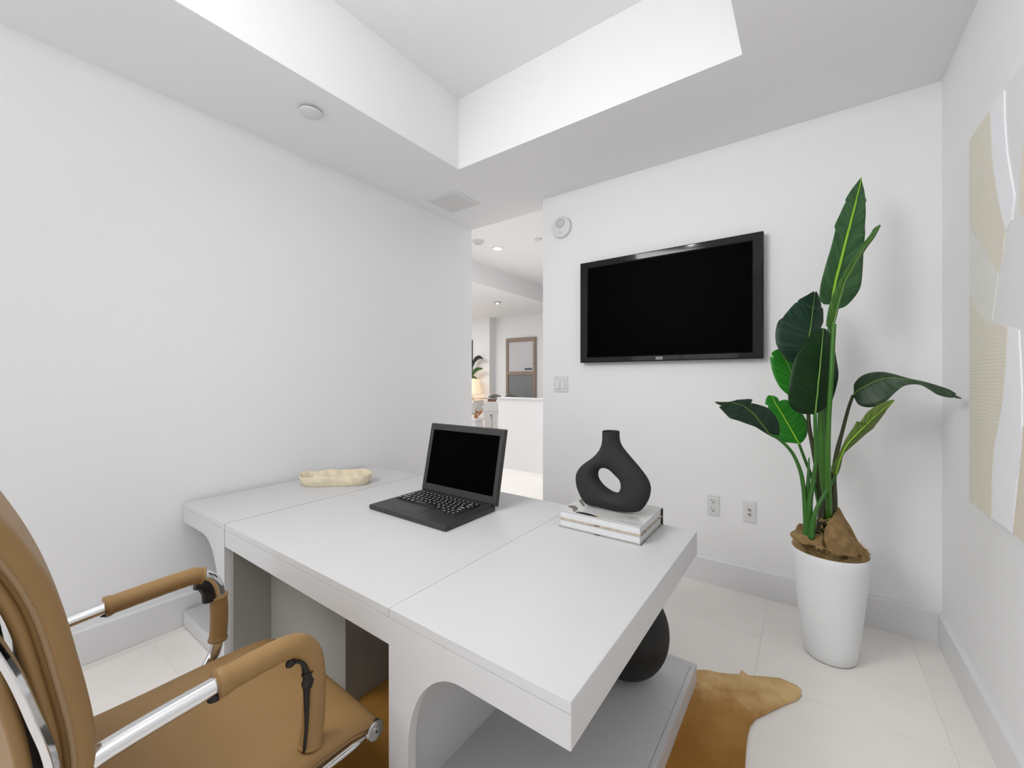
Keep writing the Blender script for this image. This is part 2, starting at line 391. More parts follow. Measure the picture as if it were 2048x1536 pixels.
def disc_thing(name, c, r, h, label, cat, m1, m2=None, seg=32, lens=0.6):
    t = thing(name, c, label, cat)
    autosmooth(link('housing', lathe([(r * 0.97, 0), (r, -h * 0.25), (r, -h * 0.8), (r * 0.93, -h)], c, seg), m1, t))
    if m2: link('lens', lathe([(r * lens, 0), (r * lens, -h * 0.25)], (c[0], c[1], c[2] - h), seg), m2, t)
    return t
c = at(995, 496, z=4.8); disc_thing('recessed_light', c, 0.13, 0.02, 'lit white downlight glowing in the high hall ceiling', 'light', TRIM, LAMPON, lens=0.8)
c = at(995, 604, z=4.2); disc_thing('recessed_light', c, 0.13, 0.05, 'downlight with small bright centre in the lower dining room ceiling', 'light', PLASTG, LAMPON, lens=0.3)
c = at(956, 482, z=4.8); disc_thing('smoke_detector', c, 0.13, 0.06, 'white smoke detector with grey vents on the high hall ceiling', 'detector', PLAST, PLASTG)
c = at(1076, 478, z=4.8); disc_thing('sprinkler_cover', c, 0.09, 0.035, 'small round sprinkler cover at the edge of the high hall ceiling', 'sprinkler', PLAST)

# dining group
def dining_chair(name, x, y, rz, label, m, w=0.62):
    t = thing(name, (0, 0, 0), label, 'chair', 'dining chairs around the glass table')
    def L(nm, me, mm, sm=False):
        o = bpy.data.objects.new(nm, me); COL.objects.link(o); me.materials.append(mm); o.parent = t
        if sm: autosmooth(o, 40)
        return o
    # curved tub back
    bm = bmesh.new(); n = 18; rings = []
    for i in range(n + 1):
        a = math.radians(-15 + 210 * i / n); zt = 0.86 - 0.12 * abs(math.cos(a)) ** 2
        ro, ri = w / 2, w / 2 - 0.05
        rings.append([bm.verts.new((rr * math.cos(a), rr * math.sin(a) * 0.9, z)) for rr, z in ((ri, 0.46), (ri, zt), (ro, zt), (ro, 0.46))])
    for i in range(n):
        for k in range(4): bm.faces.new((rings[i][k], rings[i][(k + 1) % 4], rings[i + 1][(k + 1) % 4], rings[i + 1][k]))
    bm.faces.new(rings[0]); bm.faces.new(rings[-1][::-1])
    L('backrest', from_bm(bm), m, True)
    L('seat', lathe([(0.0, 0.40), (w / 2 - 0.08, 0.40), (w / 2 - 0.052, 0.43), (w / 2 - 0.052, 0.47), (w / 2 - 0.09, 0.50), (0, 0.50)], seg=28, sy=0.9), m, True)
    for sx in (-1, 1):
        for sy in (-1, 1):
            L('leg', boxes([(sx * (w / 2 - 0.10) - 0.05, sx * (w / 2 - 0.10) + 0.05, sy * 0.19 - 0.05, sy * 0.19 + 0.05, 0.0, 0.41)], 0.006), m)
    t.location = (x, y, 0); t.rotation_euler = (0, 0, rz)
    return t
WHITEF = mat('white chair fabric', (232, 231, 230), 0.8)
def parsons_chair(x, y, rz, label):
    t = thing('dining_chair', (0, 0, 0), label, 'chair', 'dining chairs around the glass table')
    def L(nm, me):
        o = bpy.data.objects.new(nm, me); COL.objects.link(o); me.materials.append(WHITEF); o.parent = t
    L('backrest', box(-0.24, 0.24, -0.26, -0.15, 0.50, 0.80, 0.02)); L('seat', box(-0.24, 0.24, -0.26, 0.24, 0.42, 0.50, 0.012))
    for sx in (-1, 1):
        for yy in (-0.19, 0.16): L('leg', box(sx * 0.10 - 0.075 if sx > 0 else -0.18, sx * 0.10 + 0.055 if sx > 0 else -0.04, yy - 0.06, yy + 0.06, 0, 0.42, 0.006))
        L('armrest', box(sx * 0.24 - 0.03, sx * 0.24 + 0.03, -0.2, 0.22, 0.60, 0.64, 0.008)); L('arm_post', box(sx * 0.24 - 0.025, sx * 0.24 + 0.025, 0.16, 0.21, 0.45, 0.60, 0.004))
    t.location = (x, y, 0); t.rotation_euler = (0, 0, rz)
parsons_chair(*at(982, 812, d=12.6)[:2], YAW + 0.12, 'boxy white dining chair with its back to the opening, left of the half wall')
dining_chair('dining_chair', *at(933, 800, d=12.6)[:2], YAW + 2.6, 'white dining chair cut off by the end of the office wall', WHITEF, 0.66)
dining_chair('dining_chair', *at(1010, 800, d=14.0)[:2], YAW + 2.8, 'white round-backed dining chair just above the left end of the half wall', WHITEF, 0.60)
dining_chair('dining_chair', *at(1047, 800, d=13.6)[:2], YAW + 3.5, 'white round-backed dining chair below the brown framed door', WHITEF, 0.60)
dining_chair('dining_chair', *at(1084, 800, d=12.5)[:2], YAW + 3.7, 'white dining chair cut off by the television wall', WHITEF, 0.60)
dining_chair('dining_chair', *at(990, 790, d=16.7)[:2], YAW, 'grey dining chair on the far side of the glass table, left one', GLASSG, 0.60)
dining_chair('dining_chair', *at(1022, 790, d=16.7)[:2], YAW, 'grey dining chair on the far side of the glass table, right one', GLASSG, 0.60)
c = at(1000, 797, z=0.76)
cx_, cy_ = at(1003, 797, d=15.25)[:2]
t = thing('dining_table', (cx_, cy_, 0), 'glass topped dining table with crossed orange wooden legs', 'table')
link('tabletop', box(cx_ - 1.15, cx_ + 1.0, cy_ - 0.42, cy_ + 0.42, 0.745, 0.76, 0.004), GLASSG, t)
for sx in (-1, 1):
    for sy in (-1, 1):
        link('leg', tube([(cx_ + sx * 0.95, cy_ + sy * 0.40, 0), (cx_ + sx * 0.35, cy_ + sy * 0.1, 0.745)], 0.045, 8), WOODB, t)
# lamp and plant on the low cabinet behind the office wall's end
c = at(943, 772, y=13.55)
t = thing('cabinet', (c.x - 0.5, 13.8, 0), 'low white cabinet under the lamp in the dining room', 'cabinet')
link('body', box(c.x - 1.3, c.x + 0.22, 13.42, 14.08, 0.06, 0.55, 0.005), TRIM, t)
for k in range(2): link('door', box(c.x - 1.28 + k * 0.75, c.x - 0.55 + k * 0.75, 13.405, 13.42, 0.09, 0.53, 0.003), TRIM, t)
t = thing('table_lamp', (c.x, c.y, 0.55), 'table lamp with glowing cream shade beside the dark leafed plant', 'lamp')
zt_, zb_ = at(943, 758, d=17.6).z, at(943, 787, d=17.6).z
autosmooth(link('lamp_shade', lathe([(0.34, zt_), (0.40, zb_), (0.395, zb_), (0.335, zt_)], (c.x, c.y, 0), 32), SHADE, t))
autosmooth(link('lamp_base', lathe([(0.10, 0.55), (0.13, 0.62), (0.06, 0.75), (0.03, zb_ + 0.1)], (c.x, c.y, 0), 20), PLASTG, t))
point('lamp_glow', (c.x, c.y, 0.5 * (zt_ + zb_)), 3, 0.1, (1.0, 0.85, 0.65))
c2 = at(914, 750, y=13.9)
t = thing('potted_plant', (c2.x, 13.85, 0.55), 'dark leafed plant above the lamp in the dining room', 'plant')
autosmooth(link('pot', lathe([(0.10, 0.55), (0.15, 0.85), (0.13, 0.85), (0.12, 0.8)], (c2.x, 13.85, 0), 20), PLAST, t))
def flat_leaf(pts, wid, m, parent, name='leaf'):
    bm = bmesh.new(); rows = []
    P = catmull(pts, 5); n = len(P)
    for i, p in enumerate(P):
        w = wid * math.sin(PI * min(0.97, (i + 0.6) / n)) ** 0.7
        tg = (P[min(i + 1, n - 1)] - P[max(i - 1, 0)]).normalized(); s = tg.cross(Vector((0.3, 1, 0.1))).normalized()
        rows.append([bm.verts.new(p - s * w + Vector((0, .02, 0))), bm.verts.new(p), bm.verts.new(p + s * w + Vector((0, .02, 0)))])
    for i in range(n - 1):
        for k in range(2): bm.faces.new((rows[i][k], rows[i][k + 1], rows[i + 1][k + 1], rows[i + 1][k]))
    o = link(name, from_bm(bm), m, parent, True)
    md = o.modifiers.new('s', 'SOLIDIFY'); md.thickness = 0.006
    return o
flat_leaf([at(930, 765, y=13.8), at(944, 731, y=13.8), at(950, 719, y=13.8), at(958, 714.5, y=13.75), at(966, 717.5, y=13.7)], 0.10, mat('dark far leaf', (18, 34, 26), 0.5), t)
flat_leaf([at(934, 765, y=13.8), at(944, 748, y=13.7), at(953, 739, y=13.7), at(965, 737, y=13.65)], 0.09, mat('green far leaf', (24, 84, 34), 0.5), t)
flat_leaf([at(934, 762, y=13.6), at(944, 754, y=13.6), at(954, 757, y=13.6)], 0.06, mat('green far leaf', (20, 60, 30), 0.5), t)
for q in ((930, 765), (934, 765), (934, 762)):
    link('stem', tube([(c2.x, 13.85, 0.8), at(q[0], q[1], y=13.8)], 0.012, 6), STEMG, t)
# small orange sculpture foot on white box near the first chair
c = at(953, 836, d=11.6)
t = thing('side_table', (c.x, c.y, 0), 'small white block table behind the laptop lid', 'table')
link('top', box(c.x - 0.25, c.x + 0.13, c.y - 0.2, c.y + 0.2, c.z - 0.06, c.z, 0.004), TRIM, t)
link('base', box(c.x - 0.22, c.x + 0.10, c.y - 0.17, c.y + 0.17, 0, c.z - 0.06, 0.004), TRIM, t)
o = link('wooden_cone', lathe([(0.055, c.z), (0.055, c.z + 0.02), (0.03, c.z + 0.14), (0.006, c.z + 0.27)], (c.x - 0.02, c.y, 0), 20), WOODB, smooth=True)
tag(o, 'slim orange wooden cone standing on the small white block table', 'ornament')

# ------------------------------------------------------------------ ceiling fittings in the office
c = at(621, 220, z=ZC)
t = thing('sprinkler_cover', (c.x, c.y, ZC), 'round white sprinkler cover plate hanging just below the left ceiling border', 'sprinkler')
link('stem', lathe([(0.03, 0), (0.03, -0.022)], (c.x, c.y, ZC), 24), SLOT, t)
autosmooth(link('plate', lathe([(0.060, -0.014), (0.066, -0.016), (0.066, -0.022), (0.060, -0.026)], (c.x, c.y, ZC), 40), PLAST, t))
vx0, vx1, vy0, vy1 = -2.925, -2.555, 2.675, 3.02
t = thing('air_vent', (0.5 * (vx0 + vx1), 0.5 * (vy0 + vy1), ZC), 'square white louvred air vent in the ceiling corner above the opening', 'vent')
fr = 0.032
link('frame', boxes([(vx0, vx0 + fr, vy0, vy1, ZC - 0.008, ZC), (vx1 - fr, vx1, vy0, vy1, ZC - 0.008, ZC), (vx0 + fr, vx1 - fr, vy0, vy0 + fr, ZC - 0.008, ZC), (vx0 + fr, vx1 - fr, vy1 - fr, vy1, ZC - 0.008, ZC)]), PLAST, t)
link('backing', box(vx0 + fr, vx1 - fr, vy0 + fr, vy1 - fr, ZC - 0.002, ZC), mat('vent shadow box', (120, 120, 120), 0.8), t)
ns = 20
sl = None
for k in range(ns):
    xx = vx0 + fr + (k + 0.5) * (vx1 - vx0 - 2 * fr) / ns
    if sl is None:
        sl = prism([(-0.006, -0.0075), (-0.0045, -0.0085), (0.0055, -0.003), (0.004, -0.002)], 'y', vy0 + fr, vy1 - fr); sl.materials.append(PLAST)
    o = bpy.data.objects.new('slat', sl); COL.objects.link(o); o.parent = t; o.location = (xx - t.location.x, -t.location.y, 0)

# ------------------------------------------------------------------ things on the television wall
yp = YT
a, b = at(1104, 455, y=yp - 0.02), at(1142, 455, y=yp - 0.02); cz = 0.5 * (at(1123, 431, y=yp - 0.02).z + at(1123, 478, y=yp - 0.02).z)
cx0 = 0.5 * (a.x + b.x); rr = 0.5 * (b.x - a.x)
t = thing('motion_sensor', (cx0, YT, cz), 'round white motion sensor with grey dome near the top left of the television wall', 'sensor')
autosmooth(link('housing', lathe([(rr, 0), (rr, 0.02), (rr * 0.93, 0.034), (rr * 0.6, 0.042), (0, 0.044)], (cx0, YT, cz), 48, axis='y'), PLAST, t))
dm = lathe([(rr * 0.46, 0.0), (rr * 0.44, 0.008), (rr * 0.3, 0.018), (0, 0.022)], (cx0 + 0.0, YT - 0.039, cz + rr * 0.30), 32, axis='y')
autosmooth(link('dome', dm, PLASTG, t))['label'] = 'grey translucent dome'
link('indicator', lathe([(0.004, 0), (0.004, 0.003)], (cx0, YT - 0.040, cz - rr * 0.55), 12, axis='y'), SLOT, t)

def wallplate(name, u0, u1, v0, v1, label, cat):
    a, b = at(u0, 0.5 * (v0 + v1), y=YT - 0.01), at(u1, 0.5 * (v0 + v1), y=YT - 0.01)
    um = 0.5 * (u0 + u1); z1, z0 = at(um, v0, y=YT - 0.01).z, at(um, v1, y=YT - 0.01).z
    t = thing(name, (0.5 * (a.x + b.x), YT, 0.5 * (z0 + z1)), label, cat)
    link('cover_plate', box(a.x, b.x, YT - 0.009, YT, z0, z1, 0.003), PLAST, t)
    return t, a.x, b.x, z0, z1
t, x0, x1, z0, z1 = wallplate('light_switch', 1107.5, 1135, 752, 784, 'double white rocker light switch left of the television', 'switch')
w = x1 - x0
for k in range(2):
    xa = x0 + w * (0.16 + 0.37 * k); xb = xa + w * 0.29
    sw = link('rocker', prism([(YT - 0.009, z0 + 0.030), (YT - 0.018, z0 + 0.030), (YT - 0.011, z1 - 0.030), (YT - 0.009, z1 - 0.030)], 'x', xa, xb), PLAST, t)
    sub('gap', boxes([(xa - 0.002, xb + 0.002, YT - 0.0095, YT - 0.0088, z0 + 0.026, z1 - 0.026)]), PLASTG, sw)
t, x0, x1, z0, z1 = wallplate('wall_outlet', 1414.5, 1438.5, 990, 1031, 'white wall socket with two receptacles, left of the cable plate', 'outlet')
xc = 0.5 * (x0 + x1); zc = 0.5 * (z0 + z1)
for s in (1, -1):
    zz = zc + s * 0.031
    rc = link('receptacle', boxes([(xc - 0.024, xc + 0.024, YT - 0.0125, YT - 0.009, zz - 0.022, zz + 0.022)], 0.001), PLAST, t)
    sub('slots', boxes([(xc - 0.011, xc - 0.0075, YT - 0.0132, YT - 0.0124, zz + 0.002, zz + 0.013), (xc + 0.0075, xc + 0.011, YT - 0.0132, YT - 0.0124, zz + 0.002, zz + 0.011), (xc - 0.004, xc + 0.004, YT - 0.0132, YT - 0.0124, zz - 0.014, zz - 0.006)]), SLOT, rc)
t, x0, x1, z0, z1 = wallplate('cable_plate', 1485.5, 1512, 1002, 1045, 'white coaxial cable wall plate between the socket and the potted plant', 'outlet')
xc = 0.5 * (x0 + x1); zc = 0.5 * (z0 + z1)
for s in (1, -1):
    autosmooth(link('connector', lathe([(0.009, 0.009), (0.009, 0.016), (0.006, 0.017), (0.006, 0.028), (0.003, 0.028)], (xc, YT, zc + s * 0.016), 16, axis='y'), CHROMED, t))

# television
YV = YT - 0.075
A = at(1160, 526, y=YV); B = at(1527, 462.5, y=YV); Cc = at(1160, 725.5, y=YV); D = at(1527, 717.5, y=YV)
tx0, tx1, tz1, tz0 = 0.5 * (A.x + Cc.x), 0.5 * (B.x + D.x), 0.5 * (A.z + B.z), 0.5 * (Cc.z + D.z)
t = thing('television', (0.5 * (tx0 + tx1), YT, tz0), 'large black flat television with glossy bezel hung on the white wall', 'television')
bs, bt, bb = 0.070, 0.055, 0.050
bm = bmesh.new()
add_box(bm, tx0, tx1, YV + 0.012, YT - 0.02, tz0, tz1, 0.006)
link('back_shell', from_bm(bm), SLOT, t)
bm = bmesh.new(); rings = []
for (ins_x, ins_t, ins_b, yy) in ((0.0, 0.0, 0.0, YV + 0.012), (0.002, 0.002, 0.002, YV + 0.003), (0.008, 0.008, 0.008, YV), (bs - 0.008, bt - 0.008, bb - 0.008, YV + 0.001), (bs, bt, bb, YV + 0.010)):
    rings.append([bm.verts.new(p) for p in ((tx0 + ins_x, yy, tz0 + ins_b), (tx1 - ins_x, yy, tz0 + ins_b), (tx1 - ins_x, yy, tz1 - ins_t), (tx0 + ins_x, yy, tz1 - ins_t))])
for i in range(4):
    for k in range(4): bm.faces.new((rings[i][k], rings[i][(k + 1) % 4], rings[i + 1][(k + 1) % 4], rings[i + 1][k]))
link('bezel', from_bm(bm), BLACKG, t)['label'] = 'glossy black bezel'
link('screen', box(tx0 + bs - 0.002, tx1 - bs + 0.002, YV + 0.0085, YV + 0.0115, tz0 + bb - 0.002, tz1 - bt + 0.002), SCREEN, t)['label'] = 'flat black screen'
link('mount', box(tx0 + 0.3, tx1 - 0.3, YT - 0.021, YT, tz0 + 0.2, tz1 - 0.2), SLOT, t)
# two short rows of tiny silver letters under the screen
la, lb = at(1311.5, 713.5, y=YV), at(1325.5, 719.2, y=YV)
bm = bmesh.new()
for row in range(2):
    for k in range(5):
        xx = la.x + (lb.x - la.x) * (k + 0.5) / 5; zz = la.z + (lb.z - la.z) * (0.26 + 0.5 * row); s = (lb.x - la.x) / 5 * 0.40; hz = 0.0052
        add_box(bm, xx - s, xx - s * 0.45, YV - 0.0012, YV + 0.001, zz - hz, zz + hz)
        add_box(bm, xx - s, xx + s, YV - 0.0012, YV + 0.001, zz + hz * 0.55, zz + hz)
        if (k + row) % 2: add_box(bm, xx - s, xx + s, YV - 0.0012, YV + 0.001, zz - hz, zz - hz * 0.55)
        else: add_box(bm, xx + s * 0.45, xx + s, YV - 0.0012, YV + 0.001, zz - hz, zz + hz)
link('maker_badge', from_bm(bm), LEGEND, t)['label'] = 'two tiny rows of silver letters'

# ------------------------------------------------------------------ painting on the right wall
XP = XR - 0.045
pz1, pz0 = 0.5 * (at(1941.5, 278, x=XP).z + at(2019, 163, x=XP).z), 0.5 * (at(1941, 1006, x=XP).z + at(2048, 1085, x=XP).z)
py1 = at(1940.5, 640, x=XP).y; py0 = py1 - 1.25
t = thing('painting', (XR, 0.5 * (py0 + py1), pz0), 'large abstract canvas in cream, white and beige bands on the right wall', 'painting')
link('canvas', box(XP, XR, py0, py1, pz0, pz1, 0.003), CANVAS, t)
def patch(name, pts, m, th, lab, extra=()):
    q = [at(u, v, x=XP) for u, v in pts]; poly = [(min(p.y, py1 - 0.002), min(max(p.z, pz0 + 0.002), pz1 - 0.002)) for p in q] + list(extra)
    o = link(name, prism(poly, 'x', XP - th, XP), m, t); o['label'] = lab
    return o
patch('paint_area', [(1941, 281), (1983, 219), (1984, 262), (1986, 315), (1995, 375), (2005, 425), (2013.5, 458), (2007, 505), (1998, 544), (1980, 513), (1962, 480), (1941, 449)], P_CREAM, 0.004, 'cream kite shaped band')
patch('paint_area', [(1985, 217), (2011, 180), (2012, 240), (2016, 300), (2024, 350), (2032, 392), (2026, 440), (2016, 462), (2007, 430), (1996, 375), (1988, 315)], P_WHITE, 0.005, 'bright white curved band')
patch('paint_area', [(1941, 451), (1962, 482), (1980, 515), (1998, 546), (1991, 600), (1986, 640), (1964, 630), (1941, 590)], P_PALE, 0.003, 'pale combed band')
patch('paint_area', [(1941, 592), (1962, 631), (1985, 646), (2017, 653), (2014, 720), (2008, 795), (1998, 850), (1990, 890), (1986, 960), (1985, 1036), (1962, 1019), (1941, 1003)], P_CREAM, 0.004, 'cream combed band')
patch('paint_area', [(2019, 655), (2040, 660), (2046, 780), (2046, 900), (2036, 960), (2027, 1066), (1987, 1037), (1988, 960), (1992, 890), (2000, 850), (2010, 795), (2016, 720)], P_WHITE, 0.004, 'white vertical band')
patch('paint_area', [(2047, 902), (2040, 966), (2029, 1066)], P_BEIGE, 0.004, 'beige curved band', extra=[(py0 + 0.45, pz0 + 0.002), (py0 + 0.5, pz0 + 0.25), (py0 + 0.7, pz0 + 0.38)])
patch('paint_area', [(2048, 300), (2040, 420)], P_CREAM, 0.004, 'cream upper band', extra=[(py0 + 0.55, pz0 + 0.9), (py0 + 0.05, pz0 + 1.1), (py0 + 0.05, pz1 - 0.1), (py0 + 0.4, pz1 - 0.05)])

# ------------------------------------------------------------------ rug
def P2(L): return [(at(u, v, z=0).x, at(u, v, z=0).y) for u, v in L]
edge = P2([(1393, 1343), (1415, 1343), (1440, 1349), (1479, 1352), (1483, 1343), (1496, 1354), (1530, 1356), (1560, 1359), (1592, 1373), (1602, 1382), (1602, 1394), (1596, 1402), (1570, 1412), (1535, 1429), (1512, 1440), (1500, 1455), (1495, 1475), (1492, 1505), (1490, 1536)])
rest = [(-0.19, 1.60), (-0.10, 1.35), (-0.02, 1.22), (0.06, 1.12), (0.10, 1.00), (0.05, 0.92), (-0.12, 0.90), (-0.32, 0.86), (-0.62, 0.72), (-0.9, 0.60), (-1.2, 0.56), (-1.35, 0.42), (-1.50, 0.36), (-1.60, 0.45), (-1.66, 0.70), (-1.78, 0.95), (-1.80, 1.3), (-1.82, 1.7), (-1.75, 2.05), (-1.60, 2.25), (-1.45, 2.38), (-1.3, 2.36), (-1.1, 2.24), (-0.85, 2.20), (-0.62, 2.21)]
poly = edge + rest
bm = bmesh.new()
vs = [bm.verts.new((x, y, 0.006)) for x, y in poly]; bm.faces.new(vs)
bmesh.ops.triangulate(bm, faces=bm.faces[:])
bmesh.ops.subdivide_edges(bm, edges=bm.edges[:], cuts=3, use_grid_fill=True)
for v in bm.verts:
    v.co.z = 0.005 + 0.0012 * noise.noise(Vector((v.co.x * 5, v.co.y * 5, 0)))
rug = link('cowhide_rug', from_bm(bm), HIDE, smooth=True)
md = rug.modifiers.new('s', 'SOLIDIFY'); md.thickness = 0.0035; md.offset = -1
tag(rug, 'tan cowhide rug lying on the tiles under the white desk', 'rug')

# ------------------------------------------------------------------ desk
DX0, DX1, DY0, DY1, DZ = -3.062, -0.448, 0.853, 2.172, 0.75
t = desk = thing('desk', (-1.75, 1.51, 0.0), 'large white lacquered desk with curved open ends and low plinths', 'desk')
g = 0.0016; zs = 0.719
XA, XB, YM = -2.452, -1.113, 1.548
for (x0, x1, y0, y1, dz) in ((DX0, XA - g, DY0, DY1, 0), (XA + g, XB - g, DY0 + 0.001, YM - g, -0.0012), (XA + g, XB - g, YM + g, DY1, -0.0012), (XB + g, DX1 - 0.0002, DY0, DY1, 0)):
    link('tabletop', box(x0, x1, y0, y1, zs + 0.0006, DZ + dz, 0.0007), LACQ, t)
link('end_panel', box(DX1, DX1 + 0.0012, DY0, DY1, 0.637, DZ - 0.0002), LACQ, t)
link('end_panel', box(DX1 - 0.022, DX1 - 0.0001, DY0 + 0.0302, DY1 - 0.0302, 0.637, zs), LACQ, t)
# undersides and inner walls
link('underside', box(XB, DX1 - 0.022, DY0 + 0.03, DY1 - 0.03, 0.637, 0.655), LACQ_SHADE, t)
link('underside', box(DX0, XA, DY0 + 0.03, DY1 - 0.03, 0.637, 0.655), LACQ_SHADE, t)
link('underside', box(XA, XB, DY0 + 0.03, DY1 - 0.03, 0.700, 0.718), LACQ_SHADE, t)
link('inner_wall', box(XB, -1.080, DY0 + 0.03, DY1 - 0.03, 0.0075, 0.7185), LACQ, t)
link('inner_wall', box(XA, -2.422, DY0 + 0.03, DY1 - 0.03, 0.0075, 0.7185), LACQ_SHADE, t)
link('inner_wall', box(-2.482, -2.4525, DY0 + 0.03, DY1 - 0.03, 0.0075, 0.7185), LACQ, t)
# outer I-shaped end frames: front and back sheets with rounded inside corners
def end_poly(xi, xo, waist, ztop=0.7185, zarm=0.634, zpl=0.095):
    s = 1 if xo > xi else -1
    rx, rz = 0.225, 0.30
    pts = [(xi, 0.0075), (xo, 0.0075), (xo, zpl)]
    xc = xi + s * (waist + rx)
    n = 14
    for k in range(n + 1):
        a = PI / 2 * k / n
        pts.append((xc - s * rx * math.sin(a), zpl + rz * 0.62 * (1 - math.cos(a))))
    for k in range(n + 1):
        a = PI / 2 * k / n
        pts.append((xc - s * rx * math.cos(a), zarm - rz + rz * math.sin(a)))
    pts += [(xo, zarm), (xo, ztop), (xi, ztop)]
    return pts
for (y0, y1) in ((DY0, DY0 + 0.03), (DY1 - 0.03, DY1)):
    link('end_frame', prism(end_poly(XB + 0.0004, DX1 - 0.0002, 0.095), 'y', y0, y1), LACQ, t)
    link('end_frame', prism(end_poly(XA - 0.0004, DX0, 0.075), 'y', y0, y1), LACQ, t)
link('end_panel', box(DX1 - 0.022, DX1, DY0 + 0.0305, DY1 - 0.0305, 0.0075, 0.095, 0.0006), LACQ, t)
link('plinth', box(-1.080, DX1 - 0.0235, DY0 + 0.03, DY1 - 0.03, 0.0075, 0.0945, 0.0008), LACQ, t)
link('plinth', box(DX0 + 0.024, -2.482, DY0 + 0.03, DY1 - 0.03, 0.0, 0.0945, 0.0008), LACQ, t)
link('end_panel', box(DX0, DX0 + 0.0225, DY0 + 0.03, DY1 - 0.03, 0.0, 0.095, 0.0008), LACQ, t)
link('end_panel', box(DX0, DX0 + 0.0225, DY0 + 0.03, DY1 - 0.03, 0.637, 0.7185, 0.0008), LACQ, t)
for (y0, y1) in ((DY0 + 0.001, DY0 + 0.029), (DY1 - 0.029, DY1 - 0.001)):
    link('apron', box(XA + 0.004, XB - 0.001, y0, y1, 0.631, 0.7175, 0.001), LACQ, t)
# knee hole: recessed cabinet body between the halves
link('modesty_panel', box(-2.4215, -1.70, 1.067, 1.085, 0.0075, 0.699, 0.001), LACQ_SHADE, t)
link('side_panel', box(-1.718, -1.70, 1.0855, 2.11, 0.0075, 0.699, 0.001), LACQ_SHADE, t)

# ------------------------------------------------------------------ laptop
LZ = DZ + 0.0005
lx0, lx1, ly0, ly1, lt = -2.055, -1.440, 1.437, 1.835, LZ + 0.026
t = thing('laptop', (0.5 * (lx0 + lx1), 0.5 * (ly0 + ly1), LZ), 'open black laptop with blank screen in the middle of the desk', 'laptop')
link('base', box(lx0, lx1, ly0, ly1, LZ, lt, 0.006), LAPB, t)
L0, L1 = Vector((0, ly1 - 0.004, lt - 0.002)), Vector((0, 1.922, 1.204))
dv = (L1 - L0).normalized(); nv = Vector((0, -dv.z, dv.y)); LH = (L1 - L0).length
def lid_mesh(x0, x1, s0, s1, n0, n1, bev=0.0):
    me = box(x0, x1, n0, n1, s0, s1, bev)
    for v in me.vertices:
        p = v.co.copy(); v.co = Vector((p.x, 0, 0)) + L0 + dv * p.z - nv * p.y
    return me
# local: y = outward behind the lid, z = along the lid
xo0, xo1 = lx0 + 0.004, lx1 + 0.012
link('lid_shell', lid_mesh(xo0, xo1, 0.0, LH, 0.0, 0.018, 0.006), LAPB, t)
b1, b2, b3 = 0.036, 0.036, 0.052
link('screen_bezel', boxes([]) if False else (lambda: (lambda bm: ([add_box(bm, *q, bev=0.002) for q in ((xo0 + 0.006, xo0 + b1, -0.006, 0.001, 0.01, LH - 0.006), (xo1 - b1, xo1 - 0.006, -0.006, 0.001, 0.01, LH - 0.006), (xo0 + b1, xo1 - b1, -0.006, 0.001, LH - 0.006 - b2, LH - 0.006), (xo0 + b1, xo1 - b1, -0.006, 0.001, 0.01, b3))], from_bm(bm))[1])(bmesh.new()))(), LAPB, t)
for o in [t.children[-1]]:
    for v in o.data.vertices:
        p = v.co.copy(); v.co = Vector((p.x, 0, 0)) + L0 + dv * p.z - nv * p.y
link('display', lid_mesh(xo0 + b1 - 0.001, xo1 - b1 + 0.001, b3 - 0.001, LH - 0.005 - b2, -0.002, 0.0), SCREEN, t)['label'] = 'black display'
link('hinge', tube([(lx0 + 0.03, ly1 - 0.006, lt), (lx1 - 0.02, ly1 - 0.006, lt)], 0.008, 12), KEYM, t)
# trackpad
a = at(787, 1020, z=lt); b = at(846, 1022, z=lt)
tp = link('trackpad', box(-1.885, -1.70, 1.470, 1.572, lt - 0.002, lt + 0.0010, 0.0006), LAPB, t)
sub('trackpad_groove', boxes([(-1.889, -1.696, 1.572, 1.5765, lt - 0.002, lt + 0.0006), (-1.889, -1.885, 1.470, 1.572, lt - 0.002, lt + 0.0006), (-1.700, -1.696, 1.470, 1.572, lt - 0.002, lt + 0.0006)]), KEYM, tp)
# keys
kx0, kx1, ky0, ky1 = -2.02, -1.515, 1.605, 1.795
link('key_bed', box(kx0 - 0.004, kx1 + 0.004, ky0 - 0.004, ky1 + 0.004, lt - 0.002, lt + 0.0006), KEYM, t)
KM = {}
def key_mesh(w, h):
    k = (round(w, 4), round(h, 4))
    if k not in KM:
        bm = bmesh.new(); a_, b_ = w / 2 - 0.0025, h / 2 - 0.0025; c_, d_ = a_ - 0.0035, b_ - 0.0035
        A_ = [bm.verts.new(p) for p in ((-a_, -b_, 0), (a_, -b_, 0), (a_, b_, 0), (-a_, b_, 0))]
        B_ = [bm.verts.new(p) for p in ((-c_, -d_, 0.009), (c_, -d_, 0.009), (c_, d_, 0.009), (-c_, d_, 0.009))]
        for i in range(4): bm.faces.new((A_[i], A_[(i + 1) % 4], B_[(i + 1) % 4], B_[i]))
        bm.faces.new(B_)
        if w < 0.1:
            lw = min(c_ * 0.55, 0.008) if w < 0.045 else c_ * 0.6
            q = [bm.verts.new(p) for p in ((-lw, -0.0045, 0.0095), (lw * 0.7, -0.0045, 0.0095), (lw * 0.7, 0.0035, 0.0095), (-lw, 0.0035, 0.0095))]
            f = bm.faces.new(q); f.material_index = 1
        me = from_bm(bm, fix=False); me.materials.append(KEYM); me.materials.append(KEYL); KM[k] = me
    return KM[k]
